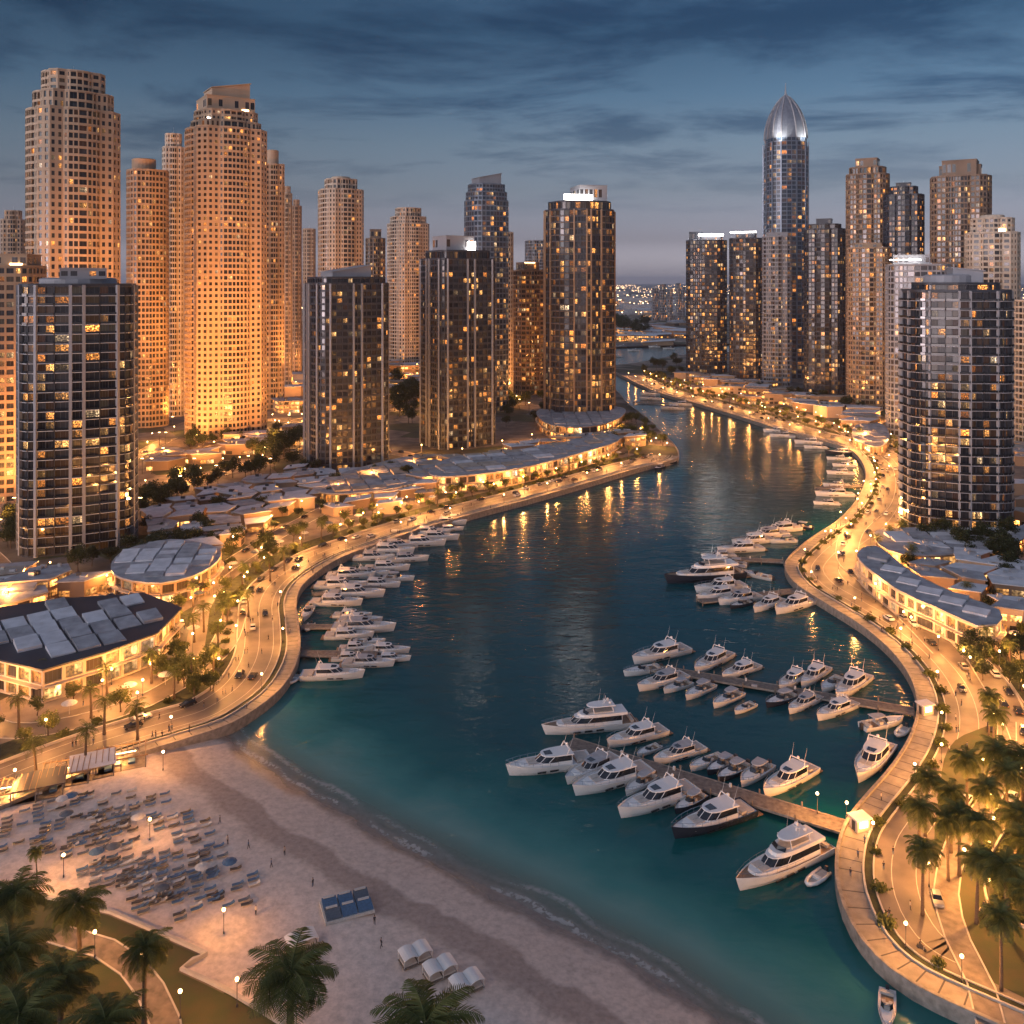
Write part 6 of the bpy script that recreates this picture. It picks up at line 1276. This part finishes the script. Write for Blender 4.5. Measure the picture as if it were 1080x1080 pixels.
for xx in (-.62, .62): w_ = MB().tube([(xx, -.06, .28), (xx, .06, .28)], .28, 14).build('wheel', M_['tyre'], r)
MB().prism([(-.85, -.2), (.1, -.2), (.1, .2), (-.85, .2)], .3, [(-.8, -.16), (-.05, -.16), (-.05, .16), (-.8, .16)], .72).build('body', M_['charcoal'], r); MB().box(-.75, -.05, -.15, .15, .72, .82).build('seat', M_['charcoal'], r); MB().box(-.1, .45, -.18, .18, .24, .3).build('footboard', M_['charcoal'], r)
MB().tube([(.62, 0, .3), (.42, 0, 1.0)], .06, 6).build('fork', M_['charcoal'], r); MB().tube([(.42, -.3, 1.02), (.42, .3, 1.02)], .03, 6).build('handlebar', M_['chrome'], r); MB().prism([(.36, -.18), (.46, -.18), (.46, .18), (.36, .18)], .35, [(.44, -.2), (.54, -.2), (.54, .2), (.44, .2)], .95).build('front_shield', M_['carsilver'], r)
def rider_mesh():
    me = bpy.data.meshes.new('p'); J = [(-.35, 0, .92), (-.34, 0, 1.12), (-.28, 0, 1.38), (-.26, 0, 1.48), (-.24, 0, 1.58), (-.23, 0, 1.68), (-.3, .1, .90), (.12, .14, .86), (.15, .13, .42), (.3, .13, .34), (-.3, -.1, .90), (.12, -.14, .86), (.15, -.13, .42), (.3, -.13, .34), (-.28, .17, 1.38), (-.05, .24, 1.18), (.32, .25, 1.08), (-.28, -.17, 1.38), (-.05, -.24, 1.18), (.32, -.25, 1.08)]
    E = [(0, 1), (1, 2), (2, 3), (3, 4), (4, 5), (0, 6), (6, 7), (7, 8), (8, 9), (0, 10), (10, 11), (11, 12), (12, 13), (2, 14), (14, 15), (15, 16), (2, 17), (17, 18), (18, 19)]; rad = [.14, .13, .15, .06, .10, .085, .10, .075, .05, .04, .10, .075, .05, .04, .065, .045, .035, .065, .045, .035]
    me.from_pydata(J, E, []); o = bpy.data.objects.new('p', me); COL.objects.link(o); o.modifiers.new('s', 'SKIN'); o.modifiers.new('u', 'SUBSURF').levels = 1
    for v, r_ in zip(me.skin_vertices[0].data, rad): v.radius = (r_, r_)
    me.skin_vertices[0].data[0].use_root = True
    m2 = bpy.data.meshes.new_from_object(o.evaluated_get(bpy.context.evaluated_depsgraph_get())); bpy.data.objects.remove(o); m2.materials.clear(); [m2.materials.append(M_[k]) for k in ('skin', 'cloth1')]
    for p in m2.polygons: p.material_index = 0 if p.center.z > 1.47 else 1; p.use_smooth = True
    return m2
o = empty('person', (x, y, LZ+.02), R(-50), label='person in dark clothes riding the scooter on the right boulevard', cat='person'); link('body', rider_mesh(), o); MB().ball((-.23, 0, 1.68), .14, 8, 6).build('helmet', M_['charcoal'], o, True)
# terrace umbrellas and planters along the inner promenades
for path, off, st in ((LQn, 34, 17), (RQ[i_far:], 42, 18)):
    for p, a in walk(offset(path, off), st, 4):
        if 180 < p.y < 700 and not near_road(p.x, p.y, 2): parasol(p.x+random.uniform(-2, 2), p.y+random.uniform(-2, 2), LZ, random.choice(('pale', 'pale', 'slate')), 1.4)

# ------------------------------------------------------------------ far city and haze
def far_city():
    r_ = random.Random(5); m = MB(); g = MB()
    for i in range(1500):
        Y = 2700*math.exp(r_.random()*2.3); X = r_.uniform(-.62, .62)*Y; 
        if Y < 3100 and abs(X/Y-.15) < .06: continue
        s = r_.uniform(14, 60); h = r_.choice((8, 10, 14, 20, 30)); m.box(X-s, X+s, Y-s*.6, Y+s*.6, LZ-.5, LZ+h)
        if r_.random() < .9:
            for k in range(r_.choice((2, 3, 4))):
                a, b = X+r_.uniform(-80, 80), Y-s*.6-r_.uniform(2, 60); q = 1.0+Y/5200; g.ball((a, b, LZ+10+q), q, 5, 4)
    m.build('distant_city', M_['roofq'], label='low hazy city blocks stretching to the horizon', cat='distant city', kind='stuff'); g.build('distant_lights', M_['far_bulb'], label='tiny warm street lights scattered over the distant city', cat='distant lights', kind='stuff')
M_['far_bulb'] = emis('distant_lamp', (1, .58, .28), 6); far_city()
def haze():
    m = bpy.data.materials.new('haze_air'); m.use_nodes = True; nt = m.node_tree; nt.nodes.clear(); out = nt.nodes.new('ShaderNodeOutputMaterial'); v = nt.nodes.new('ShaderNodeVolumePrincipled')
    v.inputs['Color'].default_value = (.80, .80, .92, 1); v.inputs['Density'].default_value = HAZE_D; v.inputs['Anisotropy'].default_value = .1; nt.links.new(v.outputs[0], out.inputs['Volume'])
    MB().box(-41000, 41000, -400, 46000, -4, 320).build('haze', m, kind='stuff', label='thin bluish evening haze over the marina', cat='haze')
HAZE_D = .000035
haze()

# ------------------------------------------------------------------ labels that count outwards from landmarks
MARKS = [('the near pier gate', (893, 870)), ('the boulevard bend at right', (975, 745)), ('the second pier gate', (965, 750)), ('the right photo corner', (1040, 1060)),
         ('the curved-balcony tower', (1000, 567)), ('the spired tower', (828, 400)), ('the channel-side dark tower', (745, 393)), ('the right bank point', (830, 598)),
         ('the peninsula tip', (714, 484)), ('the bronze tower', (610, 448)), ('the white-lamp tower', (482, 473)), ('the sloping-roof tower', (365, 497)), ('the golden slanted-crown tower', (238, 466)),
         ('the slate tower at left', (82, 587)), ('the beach corner of the quay', (240, 768)), ('the left bank bend', (317, 680)), ('the beach pergolas', (70, 810)), ('the palm lawn corner', (219, 1006)), ('the large mall at left', (90, 700)), ('the far basin', (690, 360))]
# the 290 nearest trees are things of their own, the rest one far wood
TR.sort(key=lambda t: t[0].location.y); far = TR[290:]; TR = TR[:290]
def join_stuff(items, name, label, cat):
    bpy.context.view_layer.update(); obs = []
    def rec(o):
        for ch in list(o.children): rec(ch)
        if o.type == 'MESH': w = o.matrix_world.copy(); o.parent = None; o.matrix_world = w; obs.append(o)
    for o, _ in items: rec(o)
    obs[0].data = obs[0].data.copy()
    with bpy.context.temp_override(active_object=obs[0], object=obs[0], selected_objects=obs, selected_editable_objects=obs): bpy.ops.object.join()
    for o, _ in items:
        if o.type == 'EMPTY': bpy.data.objects.remove(o)
    o = obs[0]; o.name = name; tag(o, label, cat, kind='stuff')
if far: join_stuff(far, 'distant_trees', 'mass of distant trees between the far towers and shops', 'trees')
LB.sort(key=lambda t: math.hypot(t[0].location.x, t[0].location.y))
if len(LB) > 290: join_stuff(LB[290:], 'distant_pavilions', 'mass of low lit roofs between and beyond the far towers', 'low buildings'); LB = LB[:290]
rank_labels(LAMPS, MARKS, 'street lamp', 'glowing street lamps'); rank_labels(FL, MARKS, 'floodlight', 'floodlights washing the beige towers')
rank_labels(TR, MARKS, 'tree', 'trees along the promenades and roads'); rank_labels(PL, MARKS, 'palm tree', 'palm trees'); rank_labels(BU, MARKS, 'bush', 'bushes edging the boulevards')
rank_labels(LB, MARKS, 'pavilion', 'low shop pavilions'); rank_labels(BOATS, MARKS, 'boat', 'moored boats')
rank_labels(BS, MARKS, 'beach lounger', 'loungers on the beach'); rank_labels(PRS, MARKS, 'parasol', 'parasols'); rank_labels(PE, MARKS, 'person', 'people on the promenades and beach'); rank_labels(CA, MARKS, 'car', 'cars on the boulevards')
